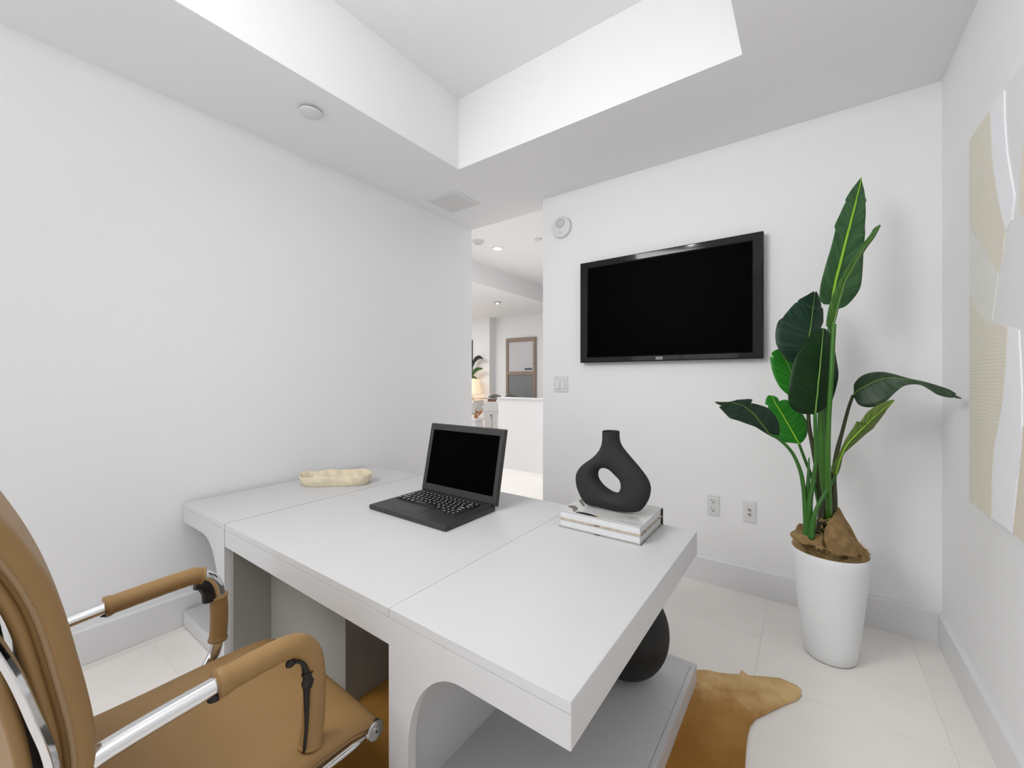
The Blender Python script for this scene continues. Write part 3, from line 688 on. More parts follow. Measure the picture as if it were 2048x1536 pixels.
rowsK = [[1] * 15, [1] * 13 + [2], [1.5] + [1] * 12 + [1.5], [1.75] + [1] * 11 + [2.25], [2.25] + [1] * 10 + [1.75], [1, 1.2, 1, 1.3, 5.2, 1.2, 1.1, 1, 1, 1]]
kh = (ky1 - ky0) / 6
for r_, row in enumerate(rowsK):
    tot = sum(row); x = kx0; yk = ky1 - kh * (r_ + 0.5)
    for w_ in row:
        ww = w_ * (kx1 - kx0) / tot
        o = bpy.data.objects.new('key', key_mesh(ww, kh)); COL.objects.link(o); o.parent = t
        o.location = Vector((x + ww / 2, yk, lt + 0.0006)) - t.location
        x += ww
for k in range(3):     # arrow keys step out below the last row
    o = bpy.data.objects.new('key', key_mesh((kx1 - kx0) / 15, kh)); COL.objects.link(o); o.parent = t
    o.location = Vector((kx1 - (k + 0.5) * (kx1 - kx0) / 15, ky0 - kh * 0.5, lt + 0.0002)) - t.location

# ------------------------------------------------------------------ wooden bowl (long waisted tray)
bc = Vector((-2.735, 1.645, DZ + 0.0004)); ang = math.atan2(1.80 - 1.50, -2.52 + 2.87)
def bowl():
    bm = bmesh.new(); n = 64
    # (scale in plan, z, waist factor)
    lev = [(0.83, 0.0), (0.88, 0.006), (0.94, 0.035), (1.0, 0.068), (0.985, 0.074), (0.945, 0.072), (0.87, 0.040), (0.80, 0.018), (0.3, 0.014)]
    rings = []
    for li, (s, z) in enumerate(lev):
        ring = []
        for k in range(n):
            a = 2 * PI * k / n
            ex = abs(math.cos(a)) ** 0.8 * (1 if math.cos(a) >= 0 else -1); ey = abs(math.sin(a)) ** 0.8 * (1 if math.sin(a) >= 0 else -1)
            waist = 1 - 0.17 * math.exp(-(math.cos(a) / 0.33) ** 2)
            x = ex * 0.248 * (1 - (1 - s) * 0.55); y = ey * 0.112 * s * waist
            nz = noise.noise(Vector((x * 14, y * 14, 3.1))) * 0.004 + noise.noise(Vector((x * 45, y * 45, z * 40))) * 0.0015
            zz = z
            if z > 0.05: zz = z + noise.noise(Vector((x * 12, y * 12, 0.5))) * 0.010 + 0.004 * (1 if y > 0 else -1)
            x += nz; y += nz
            ca, sa = math.cos(ang), math.sin(ang)
            ring.append(bm.verts.new((bc.x + x * ca - y * sa, bc.y + x * sa + y * ca, bc.z + zz)))
        rings.append(ring)
    for i in range(len(rings) - 1):
        for k in range(n): bm.faces.new((rings[i][k], rings[i][(k + 1) % n], rings[i + 1][(k + 1) % n], rings[i + 1][k]))
    bm.faces.new(rings[0][::-1]); bm.faces.new(rings[-1])
    return from_bm(bm)
o = link('wooden_bowl', bowl(), DOUGH, smooth=True)
tag(o, 'long waisted whitewashed wooden bowl at the left end of the desk', 'bowl')

# ------------------------------------------------------------------ books
bx0, bx1, by0, by1 = -1.030, -0.612, 1.832, 2.165
def book(z0, z1, mtop, mbot, name_label, dx=0.0):
    x0, x1 = bx0 + dx, bx1 + dx
    t = thing('book', (0.5 * (x0 + x1), 0.5 * (by0 + by1), z0), name_label, 'book', 'large books under the black vase')
    link('back_cover', box(x0, x1, by0, by1, z0, z0 + 0.0045, 0.001), mbot, t)
    fc = link('front_cover', box(x0, x1, by0, by1, z1 - 0.0035, z1, 0.001), mtop, t)
    link('pages', box(x0 + 0.006, x1 - 0.006, by0 + 0.006, by1 - 0.004, z0 + 0.0045, z1 - 0.0035, 0.0005), PAGES, t)
    return t, fc
b_z0 = DZ + 0.0004; b_z1 = b_z0 + 0.0425; b_z2 = b_z1 + 0.0425
tb1, fc1 = book(b_z0, b_z1, COVERT, COVERB, 'thick pale book lying on the desk, lower of the two under the vase')
tb2, fc2 = book(b_z1 + 0.0004, b_z2, COVERL, COVERT, 'thick pale book with drawings on its cover, upper of the two under the vase', 0.0)
link('spine', box(bx0, bx1 + 0.004, by1 - 0.004, by1 + 0.003, b_z0, b_z1, 0.0015), INKB, tb1)
link('spine', box(bx0, bx1 + 0.004, by1 - 0.004, by1 + 0.003, b_z1 + 0.0004, b_z2, 0.0015), INKB, tb2)
# black dashes on the cover edges
for tt, zz in ((tb1, b_z0), (tb2, b_z1 + 0.0004)):
    L = [(bx0 + 0.190, bx0 + 0.222, by0 - 0.0006, by0 + 0.0004, zz + 0.0005, zz + 0.0042)]
    for k, (s, e) in enumerate(((0.0, 0.03), (0.045, 0.075), (0.12, 0.135), (0.20, 0.215), (0.27, 0.30))):
        L.append((bx1 - 0.0004, bx1 + 0.0006, by0 + s, by0 + e, zz + 0.0004, zz + 0.0042))
    link('edge_print', boxes(L), INKB, tt)['label'] = 'black marks printed on the board edges'
# drawing on the top cover
zc_ = b_z2
def cover_poly(uv, m, lab, th=0.0006):
    pts = [(at(u, v, z=zc_).x, at(u, v, z=zc_).y) for u, v in uv]
    pts = [(min(max(x, bx0 + .003), bx1 - .003), min(max(y, by0 + .003), by1 - .003)) for x, y in pts]
    o = sub('cover_print', prism(pts, 'z', zc_ - 0.0002, zc_ + th), m, fc2); o['label'] = lab
    return o
cover_poly([(1136, 1012), (1142, 1010.5), (1150, 1011.5), (1155, 1015), (1156, 1019), (1152, 1022), (1147, 1023.5), (1146, 1019), (1142, 1015.5), (1137, 1014)], INKG, 'brown crescent')
cover_poly([(1150, 1023.5), (1160, 1023.5), (1172, 1026), (1183, 1029), (1193, 1033), (1190, 1036.5), (1180, 1034), (1165, 1030), (1152, 1027)], INKB, 'black bar of the drawing')
cover_poly([(1193, 1033), (1196, 1031.5), (1197, 1034.5), (1195, 1038), (1189, 1038), (1190, 1036.5)], INKY, 'gold patch')
cover_poly([(1157, 1001), (1163, 998), (1170, 1012), (1166, 1013)], INKG, 'grey strip')
tx = bmesh.new()
for k in range(8):
    p = at(1240 + k * 4.3, 1043.0 + k * 0.9, z=zc_)
    a_ = 0.6 + 0.9 * (k % 3); l_ = 0.0065 + 0.003 * ((k * 7) % 3) / 2
    d_ = Vector((math.cos(a_), math.sin(a_), 0)) * l_
    q = Vector((-d_.y, d_.x, 0)).normalized() * 0.0012
    vs = [tx.verts.new(p + e) for e in (-d_ - q, d_ - q, d_ + q, -d_ + q)]; tx.faces.new(vs)
    e2 = Vector((-d_.y, d_.x, 0)) * 0.7; vs = [tx.verts.new(p + d_ + e) for e in (-q, q, e2 + q, e2 - q)]; tx.faces.new(vs)
me = from_bm(tx); 
for v in me.vertices: v.co.z = zc_ + 0.0005
sub('cover_script', me, INKP, fc2)['label'] = 'mauve handwriting on the cover'
tx = bmesh.new()
for k in range(16):
    p = at(1232 + random.random() * 66, 1030 + random.random() * 9 + 0, z=zc_)
    a_ = random.uniform(-0.5, 0.9); d_ = Vector((math.cos(a_), math.sin(a_), 0)) * random.uniform(0.012, 0.03); q = Vector((-d_.y, d_.x, 0)).normalized() * 0.0009
    if p.x + d_.x > bx1 - .004 or p.x < bx0 or p.y + d_.y > by1 - .006: continue
    vs = [tx.verts.new(p + e) for e in (-d_ - q, d_ - q, d_ + q, -d_ + q)]; tx.faces.new(vs)
me = from_bm(tx)
for v in me.vertices: v.co.z = zc_ + 0.0004
sub('cover_lines', me, INKG, fc2)['label'] = 'thin grey pen lines'

# ------------------------------------------------------------------ black vase with a hole
YV2 = 1.985
def V2(L): return [(at(u, v, y=YV2).x, at(u, v, y=YV2).z) for u, v in L]
OUT = [(1206, 872), (1206, 880), (1205, 893), (1201, 905), (1193, 916), (1183, 925), (1170, 934), (1160, 943), (1154, 954), (1153, 966), (1155, 980), (1160, 994), (1166, 1006), (1172, 1014), (1180, 1018), (1200, 1022), (1225, 1028), (1250, 1032), (1270, 1033), (1282, 1030), (1291, 1020), (1298, 1007), (1301, 994), (1301, 982), (1296, 968), (1286, 953), (1274, 938), (1262, 924), (1252, 912), (1243, 900), (1239, 890), (1238, 880), (1238, 872)]
HOLE = [(1206, 944), (1213, 945), (1222, 950), (1232, 960), (1239, 967), (1242, 975), (1242, 984), (1239, 991), (1233, 994), (1224, 991), (1214, 985), (1204, 976), (1197, 966), (1195, 957), (1197, 949), (1201, 945)]
def vase():
    o2 = V2(OUT); h2 = V2(HOLE)
    zoff = (b_z2 + 0.0008) - min(p[1] for p in o2)
    o2 = [(x, z + zoff * (1 if z < 0.95 else 1)) for x, z in o2]; h2 = [(x, z + zoff) for x, z in h2]
    hc = (sum(p[0] for p in h2) / len(h2), sum(p[1] for p in h2) / len(h2))
    def dense(P, closed, step=0.004):
        Q = catmull([(p[0], p[1], 0) for p in P], 8); return [(q.x, q.y) for q in Q]
    oc = dense(o2, False); hcl = dense(h2 + [h2[0]], True)
    # resample outer by arc length
    def resamp(P, n):
        d = [0]
        for a, b in zip(P, P[1:]): d.append(d[-1] + math.hypot(b[0] - a[0], b[1] - a[1]))
        out = []; j = 0
        for i in range(n):
            s = d[-1] * i / (n - 1)
            while j < len(d) - 2 and d[j + 1] < s: j += 1
            f = (s - d[j]) / max(d[j + 1] - d[j], 1e-9); out.append((P[j][0] + (P[j + 1][0] - P[j][0]) * f, P[j][1] + (P[j + 1][1] - P[j][1]) * f))
        return out
    NO, NM = 110, 14
    O = resamp(oc, NO)
    mouth_a, mouth_b = O[-1], O[0]
    M = [(mouth_a[0] + (mouth_b[0] - mouth_a[0]) * k / (NM + 1), mouth_a[1] + (mouth_b[1] - mouth_a[1]) * k / (NM + 1)) for k in range(1, NM + 1)]
    ring = O + M; n = len(ring)
    # inner point for each outer point: hole outline at matching angle (blended so the neck maps to the hole's top)
    H = resamp(hcl, 241)[:-1]
    Hang = [math.atan2(p[1] - hc[1], p[0] - hc[0]) for p in H]
    def inner(a):
        best = min(range(len(H)), key=lambda i: abs(math.atan2(math.sin(Hang[i] - a), math.cos(Hang[i] - a))))
        return H[best]
    IN = []
    for p in ring:
        IN.append(inner(math.atan2(p[1] - hc[1], p[0] - hc[0])))
    for _ in range(6): IN = [((IN[i - 1][0] + 2 * IN[i][0] + IN[(i + 1) % n][0]) / 4, (IN[i - 1][1] + 2 * IN[i][1] + IN[(i + 1) % n][1]) / 4) for i in range(n)]
    segs = list(zip(oc, oc[1:])) + list(zip(IN, IN[1:] + IN[:1]))
    def dist(p):
        m = 9
        for (ax, ay), (bx, by) in segs:
            dx, dy = bx - ax, by - ay; L2 = dx * dx + dy * dy
            u = 0 if L2 < 1e-12 else max(0, min(1, ((p[0] - ax) * dx + (p[1] - ay) * dy) / L2))
            m = min(m, math.hypot(p[0] - ax - u * dx, p[1] - ay - u * dy))
        return m
    K = 15; R = 0.058
    bm = bmesh.new(); F = []; B = []
    for i in range(n):
        fr_, br_ = [], []
        for k in range(K + 1):
            s = 0.5 - 0.5 * math.cos(PI * k / K)
            p = (IN[i][0] + (ring[i][0] - IN[i][0]) * s, IN[i][1] + (ring[i][1] - IN[i][1]) * s)
            d = dist(p) if not (k == 0 or (k == K and i < NO)) else 0.0
            dd = min(d, R); th = 0.92 * math.sqrt(max(0, dd * (2 * R - dd)))
            fr_.append(bm.verts.new((p[0], YV2 - th, p[1]))); br_.append(bm.verts.new((p[0], YV2 + th, p[1])))
        F.append(fr_); B.append(br_)
    for i in range(n):
        j = (i + 1) % n
        for k in range(K):
            bm.faces.new((F[i][k], F[j][k], F[j][k + 1], F[i][k + 1])); bm.faces.new((B[i][k], B[i][k + 1], B[j][k + 1], B[j][k]))
    bmesh.ops.remove_doubles(bm, verts=bm.verts, dist=2e-5)
    mz = 0.5 * (O[0][1] + O[-1][1]); return from_bm(bm), 0.5 * (O[0][0] + O[-1][0]), mz, 0.5 * abs(O[-1][0] - O[0][0]), zoff
vm, mx_, mz_, mr_, zo = vase()
t = thing('vase', (-0.83, YV2, b_z2), 'matte black ring vase with a slanted oval hole standing on the books', 'vase')
o = link('body', vm, CERAM, t, True)
sm = o.modifiers.new('sm', 'SMOOTH'); sm.iterations = 3; sm.factor = 0.5
autosmooth(link('neck_rim', lathe([(mr_ * 0.99, -0.03), (mr_ * 0.99, 0.002), (mr_ * 0.95, 0.004), (mr_ * 0.84, 0.002), (mr_ * 0.80, -0.02)], (mx_, YV2, mz_), 40, sy=1.15), CERAM, t))
link('opening', lathe([(mr_ * 0.82, -0.012), (mr_ * 0.82, -0.010)], (mx_, YV2, mz_), 32, sy=1.15), RUBBER, t)['label'] = 'black disc for the shaded mouth'  # black disc stands in for the shade inside the neck

# ------------------------------------------------------------------ black ribbed ball vase on the plinth
R = 0.19; bcx, bcy = -0.706, 1.915
prof = [(R * 0.30, 0.0)]
for k in range(3, 32):
    a = PI * k / 34; prof.append((R * math.sin(a) ** 0.92, R * 1.12 * (1 - math.cos(a)) * 0.985))
prof += [(0.05, R * 2.24), (0.035, R * 2.24), (0.03, R * 2.1)]
zb0 = prof[1][1]
o = link('ribbed_vase', lathe([(r, h) for r, h in prof], (bcx, bcy, 0.0953), 288, rib=0.006, nrib=72), BALLM, smooth=True)
tag(o, 'round black ribbed vase standing on the low plinth under the desk top', 'vase')

# ------------------------------------------------------------------ office chair
CX0, CX1 = -1.875, -1.160
AX1, AX0 = -1.190, -1.905
CHC = 0.5 * (CX0 + CX1)
t = chair = thing('office_chair', (CHC, 0.45, 0.008), 'tan leather office chair with chrome arms pulled up to the desk', 'chair')
def pad(name, prof, thick, x0, x1, m, parent, crown=0.006, nx=26, round_=0.55, flip=False):
    """prof: (y, z, nx_y, nz) outline of the upper face; thickness goes the other way"""
    P = catmull([(0, p[0], p[1]) for p in prof], 6); n = len(P)
    bm = bmesh.new(); T_, B_ = [], []
    hw = 0.5 * (x1 - x0); xc = 0.5 * (x0 + x1)
    for i, p in enumerate(P):
        tg = (P[min(i + 1, n - 1)] - P[max(i - 1, 0)]).normalized(); nr = Vector((0, -tg.z, tg.y))
        if flip: nr = -nr
        e1 = min(1.0, min(i, n - 1 - i) / 3.0); ee = math.sqrt(max(0, 1 - (1 - e1) ** 2))
        a, b = [], []
        for k in range(nx + 1):
            s = -math.cos(PI * k / nx); d = (1 - abs(s)) * hw
            w = min(1.0, d / (thick * round_)); q = math.sqrt(max(0, 1 - (1 - w) ** 2)) * (0.25 + 0.75 * ee)
            mid = p - nr * thick * 0.5
            a.append(bm.verts.new(mid + nr * (thick * 0.5 * q + crown * (1 - s * s)) + Vector((xc + s * hw, 0, 0))))
            b.append(bm.verts.new(mid - nr * thick * 0.5 * q + Vector((xc + s * hw, 0, 0))))
        T_.append(a); B_.append(b)
    for i in range(n - 1):
        for k in range(nx):
            bm.faces.new((T_[i][k], T_[i][k + 1], T_[i + 1][k + 1], T_[i + 1][k])); bm.faces.new((B_[i][k], B_[i + 1][k], B_[i + 1][k + 1], B_[i][k + 1]))
        for k in (0, nx):
            bm.faces.new((T_[i][k], T_[i + 1][k], B_[i + 1][k], B_[i][k]))
    for i in (0, n - 1):
        for k in range(nx): bm.faces.new((T_[i][k], B_[i][k], B_[i][k + 1], T_[i][k + 1]))
    bmesh.ops.remove_doubles(bm, verts=bm.verts, dist=1e-5)
    return link(name, from_bm(bm), m, parent, True)
# backrest: front cushion, its rear layer and a second rear pad
bk = [(0.170, 0.47), (0.184, 0.58), (0.186, 0.70), (0.180, 0.806), (0.161, 0.926), (0.131, 1.077), (0.088, 1.194), (0.040, 1.285), (-0.026, 1.370), (-0.062, 1.40)]
cu = pad('backrest_cushion', [(y - 0.000, z) for y, z in bk], 0.050, CX0, CX1, LEATH, t, crown=0.008, flip=True)
def off(pr, d):
    out = []
    for i, (y, z) in enumerate(pr):
        y0, z0 = pr[max(i - 1, 0)]; y1, z1 = pr[min(i + 1, len(pr) - 1)]; L = math.hypot(y1 - y0, z1 - z0); out.append((y - (z1 - z0) / L * d, z + (y1 - y0) / L * d))
    return out
pad('backrest_lining', off(bk, 0.046), 0.022, CX0 + 0.004, CX1 - 0.006, LEATH, t, crown=0.0, flip=True)
pad('backrest_shell', off(bk, 0.084), 0.022, CX0 + 0.002, CX1 - 0.002, LEATH, t, crown=0.0, flip=True)
pp = [Vector((CX1 - 0.004, y, z)) for y, z in off(bk, 0.034)]
sub('piping', tube(pp, 0.0055, 8, 6), PIPING, cu, True)
sub('piping', tube([Vector((CX0 + 0.004, p.y, p.z)) for p in pp], 0.0055, 8, 6), PIPING, cu, True)
# chrome side rails of the back
rl = off(bk, 0.112)
for xx in (CX1 + 0.010, CX0 - 0.010):
    rail = [(xx, 0.178, 0.33), (xx, 0.168, 0.42), (xx, 0.152, 0.55), (xx, 0.138, 0.68), (xx, 0.126, 0.790)] + [(xx, y, z) for y, z in ((0.108, 0.87), (0.083, 0.97), (0.053, 1.06), (0.016, 1.16), (-0.036, 1.27), (-0.09, 1.36))]
    o = link('back_rail', tube([(q[0], q[1] - 0.008, q[2]) for q in rail], 0.0115, 4, 5, sx=1.5), CHROME, t, False)
    bv = o.modifiers.new('b', 'BEVEL'); bv.width = 0.003; bv.segments = 2
# seat
st = [(0.150, 0.437), (0.25, 0.425), (0.40, 0.421), (0.55, 0.422), (0.68, 0.420), (0.77, 0.412), (0.825, 0.394), (0.852, 0.362)]
def seat_prof(): return [(y, z) for y, z in st]
s_ = [(p[0], p[1]) for p in st]
bm_seat = None
se = pad('seat_cushion', s_, 0.040, CX0 + 0.012, CX1 + 0.012, LEATH, t, crown=0.008)
pp = [Vector((CX1 + 0.006, y, z - 0.026)) for y, z in st]
sub('piping', tube(pp, 0.005, 8, 6), PIPING, se, True)
pad('seat_sling', [(y, z - 0.040) for y, z in st[:-1]], 0.014, CX0 + 0.01, CX1 + 0.0, LEATH, t, crown=0.0)
# front roll and its chrome end caps, side rails under the seat
link('front_roll', tube([(CX0 + 0.02, 0.826, 0.352), (CX1 + 0.004, 0.826, 0.352)], 0.030, 28), LEATH, t, True)
for xx, s in ((CX1 + 0.004, 1), (CX0 + 0.02, -1)):
    cp = link('end_cap', lathe([(0.031, 0), (0.031, 0.010 * s), (0.028, 0.013 * s), (0.013, 0.013 * s), (0.013, 0.016 * s), (0.005, 0.016 * s), (0.005, 0.012 * s), (0, 0.012 * s)], (xx, 0.826, 0.352), 36, axis='x'), CHROMED, t); autosmooth(cp)
    sub('screw_hole', lathe([(0.0045, 0.0125 * s), (0.0045, 0.0165 * s)], (xx, 0.826, 0.352), 12, axis='x'), SLOT, cp)
    link('seat_rail', tube([(xx - 0.010 * s, 0.80, 0.343), (xx - 0.010 * s, 0.60, 0.345), (xx - 0.010 * s, 0.35, 0.352), (xx - 0.010 * s, 0.15, 0.362)], 0.014, 12, 4), CHROME, t, True)
# arms
def arm(x, near):
    s = 1 if near else -1
    zA = 0.742
    top = [(x, 0.105, 0.60), (x, 0.125, 0.665), (x, 0.165, 0.712), (x, 0.23, 0.728), (x, 0.41, zA), (x, 0.52, 0.746), (x, 0.572, 0.742)]
    bend = [(x, 0.572, 0.742), (x, 0.605, 0.728), (x, 0.630, 0.697), (x, 0.641, 0.655)]
    post = [(x, 0.641, 0.655), (x, 0.645, 0.60), (x, 0.643, 0.50), (x, 0.638, 0.455), (x, 0.620, 0.40), (x, 0.580, 0.352), (x - 0.01 * s, 0.52, 0.336), (x - 0.02 * s, 0.40, 0.336)]
    tb = link('arm_tube', tube(top[:-1] + bend[:-1] + post, 0.0215, 18, 6), CHROME, t, True)
    def sleeve(P, r, m=LEATH, wob=0.0, nm='arm_sleeve'):
        Q = catmull(P, 8); n = len(Q)
        rr = [r * (1 + wob * math.sin(i * 1.7) + (0.10 if i < 2 or i > n - 3 else 0)) for i in range(n)]
        return link(nm, tube(Q, rr, 20), m, t, True)
    if near:
        sl = sleeve([(x, 0.395, zA)] + top[5:-1] + bend[:-1] + post[:4] + [(x, 0.634, 0.425)], 0.0315, wob=0.012)
        # black zip opening along the inside of the bend
        Z = [(x + 0.012, 0.566, 0.706), (x + 0.016, 0.600, 0.690), (x + 0.018, 0.611, 0.655), (x + 0.018, 0.613, 0.60), (x + 0.018, 0.612, 0.50), (x + 0.016, 0.607, 0.43)]
        sub('zip_lining', tube([Vector(p) for p in Z], [0.003, 0.006, 0.010, 0.009, 0.005, 0.005], 8, 5), RUBBER, sl, True)
        sub('zip_flap', lathe([(0.002, -0.028), (0.014, -0.020), (0.020, 0.0), (0.012, 0.014), (0.020, 0.026), (0.004, 0.024)], (x + 0.021, 0.616, 0.630), 12, sx=0.5, sy=1.0), RUBBER, sl, True)
        sub('zip_flap', lathe([(0.004, -0.012), (0.013, -0.006), (0.014, 0.004), (0.006, 0.012)], (x + 0.014, 0.570, 0.704), 12, sx=0.7), RUBBER, sl, True)
        sub('zip_pull', lathe([(0.0, -0.012), (0.016, -0.004), (0.017, 0.008), (0.0, 0.016)], (x + 0.004, 0.392, zA - 0.026), 12), RUBBER, sl, True)
    else:
        sl = sleeve([(x, 0.315, 0.737), (x, 0.41, zA), (x, 0.50, 0.7455), (x, 0.56, 0.745), (x, 0.588, 0.736)], 0.0305, wob=0.01)
        s2 = sleeve([(x, 0.6415, 0.640), (x, 0.645, 0.58), (x, 0.644, 0.52), (x, 0.640, 0.463)], 0.030)
        sub('zip_lining', tube([Vector(p) for p in ((x, 0.570, 0.712), (x, 0.592, 0.700), (x, 0.606, 0.670), (x, 0.612, 0.632))], [0.022, 0.024, 0.022, 0.024], 12, 5), RUBBER, sl, True)
        sub('zip_pull', lathe([(0.0, -0.012), (0.014, -0.004), (0.015, 0.008), (0.0, 0.016)], (x, 0.318, 0.715), 12), RUBBER, sl, True)
    return tb
arm(AX1, True); arm(AX0, False)
# under frame: cross bar, gas column, five star base with casters
link('cross_bar', boxes([(CX0 + 0.04, CX1 - 0.02, 0.42, 0.47, 0.318, 0.338)], 0.004), CHROMED, t)
link('column', lathe([(0.035, 0.12), (0.035, 0.30), (0.055, 0.30), (0.055, 0.32)], (CHC, 0.445, 0), 24), CHROME, t, False)
for k in range(5):
    a = 2 * PI * k / 5 + 0.3; d = Vector((math.cos(a), math.sin(a), 0)); c0 = Vector((CHC, 0.445, 0.115)); c1 = c0 + d * 0.29 + Vector((0, 0, -0.03))
    lg = link('base_leg', tube([c0, c0 + d * 0.15 + Vector((0, 0, -0.008)), c1], [0.026, 0.02, 0.014], 12), CHROME, t, True)
    cs = lathe([(0.022, -0.018), (0.026, -0.012), (0.026, 0.012), (0.022, 0.018)], (0, 0, 0), 20, axis='x')
    for v in cs.vertices: v.co = Matrix.Rotation(a + PI / 2, 3, 'Z') @ v.co + Vector((c1.x, c1.y, 0.0345))
    sub('caster', cs, RUBBER, lg)
    sub('caster_stem', tube([(c1.x, c1.y, 0.05), (c1.x, c1.y, c1.z)], 0.007, 8), CHROMED, lg)

# ------------------------------------------------------------------ potted plant
PX, PY = 0.090, 2.820
t = plant = thing('potted_plant', (PX, PY, 0.0), 'tall artificial banana leaf plant in a tapered white pot by the corner', 'plant')
RB, RTp, HP = 0.115, 0.175, 0.57
prof = [(RB - 0.006, 0.004), (RB, 0.010)]
for k in range(1, 13):
    s = k / 12; prof.append((RB + (RTp - RB) * (s ** 0.85), 0.010 + (HP - 0.010) * s))
prof += [(RTp - 0.002, HP + 0.003), (RTp - 0.009, HP), (RTp - 0.022, HP - 0.10), (RTp - 0.03, HP - 0.18), (0, HP - 0.18)]
autosmooth(link('planter', lathe(prof, (PX, PY, 0), 72), PLANTER, t), 50)
link('planter_foot', lathe([(RB - 0.012, 0.0), (RB - 0.012, 0.005)], (PX, PY, 0), 40), SLOT, t)
# burlap
def burlap():
    bm = bmesh.new(); nr, na = 34, 120; rings = []
    bumps = [((0.125, 2.83), 0.165, 0.042), ((0.165, 2.79), 0.070, 0.042), ((0.215, 2.81), 0.030, 0.030), ((0.10, 2.74), 0.045, 0.040), ((-0.035, 2.80), 0.060, 0.028), ((-0.06, 2.87), 0.085, 0.030), ((0.02, 2.92), 0.10, 0.05), ((0.11, 2.90), 0.11, 0.05)]
    for i in range(nr + 1):
        r = (RTp - 0.004) * i / nr; ring = []
        for k in range(na):
            a = 2 * PI * k / na; x, y = PX + r * math.cos(a), PY + r * math.sin(a)
            z = HP - 0.010
            for (bx, by), am, sg in bumps: z += am * math.exp(-((x - bx) ** 2 + (y - by) ** 2) / (2 * sg * sg))
            edge_ = max(0, (r / (RTp - 0.004) - 0.86) / 0.14)
            z -= (z - (HP - 0.008)) * edge_ ** 2
            f = 0.012 * math.sin(x * 95 + 3 * math.sin(y * 34)) + 0.008 * noise.noise(Vector((x * 30, y * 30, 1.0)))
            z += f * (1 - edge_) * 0.8
            ring.append(bm.verts.new((x, y, z)))
        rings.append(ring)
    for i in range(1, nr):
        for k in range(na): bm.faces.new((rings[i][k], rings[i][(k + 1) % na], rings[i + 1][(k + 1) % na], rings[i + 1][k]))
    for k in range(na): bm.faces.new((rings[0][0] if False else rings[1][k], rings[1][(k + 1) % na], rings[0][k])) if False else None
    bm.faces.new(rings[1])
    for v in rings[0]: bm.verts.remove(v)
    return from_bm(bm)
bo = link('burlap', burlap(), BURLAP, t, True)
# loose folded corner that stands up to the right of the stems, and one that spills over the rim
def cloth(rows, name='burlap_fold'):
    bm = bmesh.new(); R_ = [catmull(r, 6) for r in rows]; n = len(R_[0]); G = []
    C_ = [catmull([R_[i][k] for i in range(len(R_))], 6) for k in range(n)]
    for k in range(n):
        G.append([bm.verts.new(p + Vector((0.006 * noise.noise(p * 40), 0.026 * noise.noise(p * 22 + Vector((5, 0, 0))) + 0.008 * math.sin(p.x * 110 + p.z * 90), 0.006 * noise.noise(p * 40)))) for p in C_[k]])
    for k in range(n - 1):
        for j in range(len(G[0]) - 1): bm.faces.new((G[k][j], G[k][j + 1], G[k + 1][j + 1], G[k + 1][j]))
    o = link(name, from_bm(bm), BURLAP, t, True); md = o.modifiers.new('s', 'SOLIDIFY'); md.thickness = 0.003
    return o
d0 = 2.15
cloth([[at(1648, 1062, d=d0), at(1656, 1044, d=d0), at(1672, 1024, d=d0 + .02), at(1673, 1030, d=d0 + .05)],
       [at(1648, 1072, d=d0 - .03), at(1664, 1060, d=d0 - .05), at(1684, 1045, d=d0 - .02), at(1690, 1048, d=d0 + .05)],
       [at(1650, 1084, d=d0 - .05), at(1672, 1078, d=d0 - .08), at(1696, 1070, d=d0 - .05), at(1704, 1070, d=d0 + .02)],
       [at(1655, 1096, d=d0 - .05), at(1682, 1093, d=d0 - .09), at(1712, 1088, d=d0 - .06), at(1722, 1088, d=d0 + .0)],
       [at(1660, 1108, d=d0 - .06), at(1690, 1112, d=d0 - .09), at(1722, 1112, d=d0 - .05), at(1742, 1108, d=d0 + .0)]])
cloth([[at(1586, 1080, d=d0 + .03), at(1581, 1068, d=d0 + .06), at(1592, 1060, d=d0 + .12), at(1606, 1064, d=d0 + .14)],
       [at(1600, 1086, d=d0 + .0), at(1598, 1072, d=d0 + .02), at(1606, 1068, d=d0 + .07), at(1614, 1072, d=d0 + .10)],
       [at(1620, 1092, d=d0 - .03), at(1620, 1076, d=d0 - .01), at(1626, 1070, d=d0 + .03), at(1630, 1074, d=d0 + .06)],
       [at(1646, 1100, d=d0 - .05), at(1646, 1080, d=d0 - .03), at(1646, 1068, d=d0 + .01), at(1646, 1074, d=d0 + .04)]])
# fringe threads
bm = bmesh.new()
for k in range(170):
    z = k % 3
    if z == 0: u, v = random.uniform(1640, 1664), random.uniform(1036, 1072); dd = d0 - .03
    elif z == 1: u = random.uniform(1714, 1738); v = 1084 + (u - 1714) * 0.95 + random.uniform(-2, 5); dd = d0 - .03
    else: u, v = random.uniform(1628, 1705), random.uniform(1096, 1116) ; dd = d0 - .075; v = 1092 + (u - 1628) * 0.30 + random.uniform(-3, 3)
    p = at(u, v, d=dd)
    a_ = random.uniform(0, 2 * PI); l_ = random.uniform(0.008, 0.024)
    q = p + RT * (math.cos(a_) * l_) + Vector((0, 0, math.sin(a_) * l_ * 0.7)) - FW * random.uniform(0, 0.01)
    mdl = (p + q) / 2 + Vector((random.uniform(-.003, .003), 0, random.uniform(0, .005)))
    add_tube(bm, [p, mdl, q], 0.0007, 4, True)
link('fringe', from_bm(bm), FRING, t, kind='stuff')

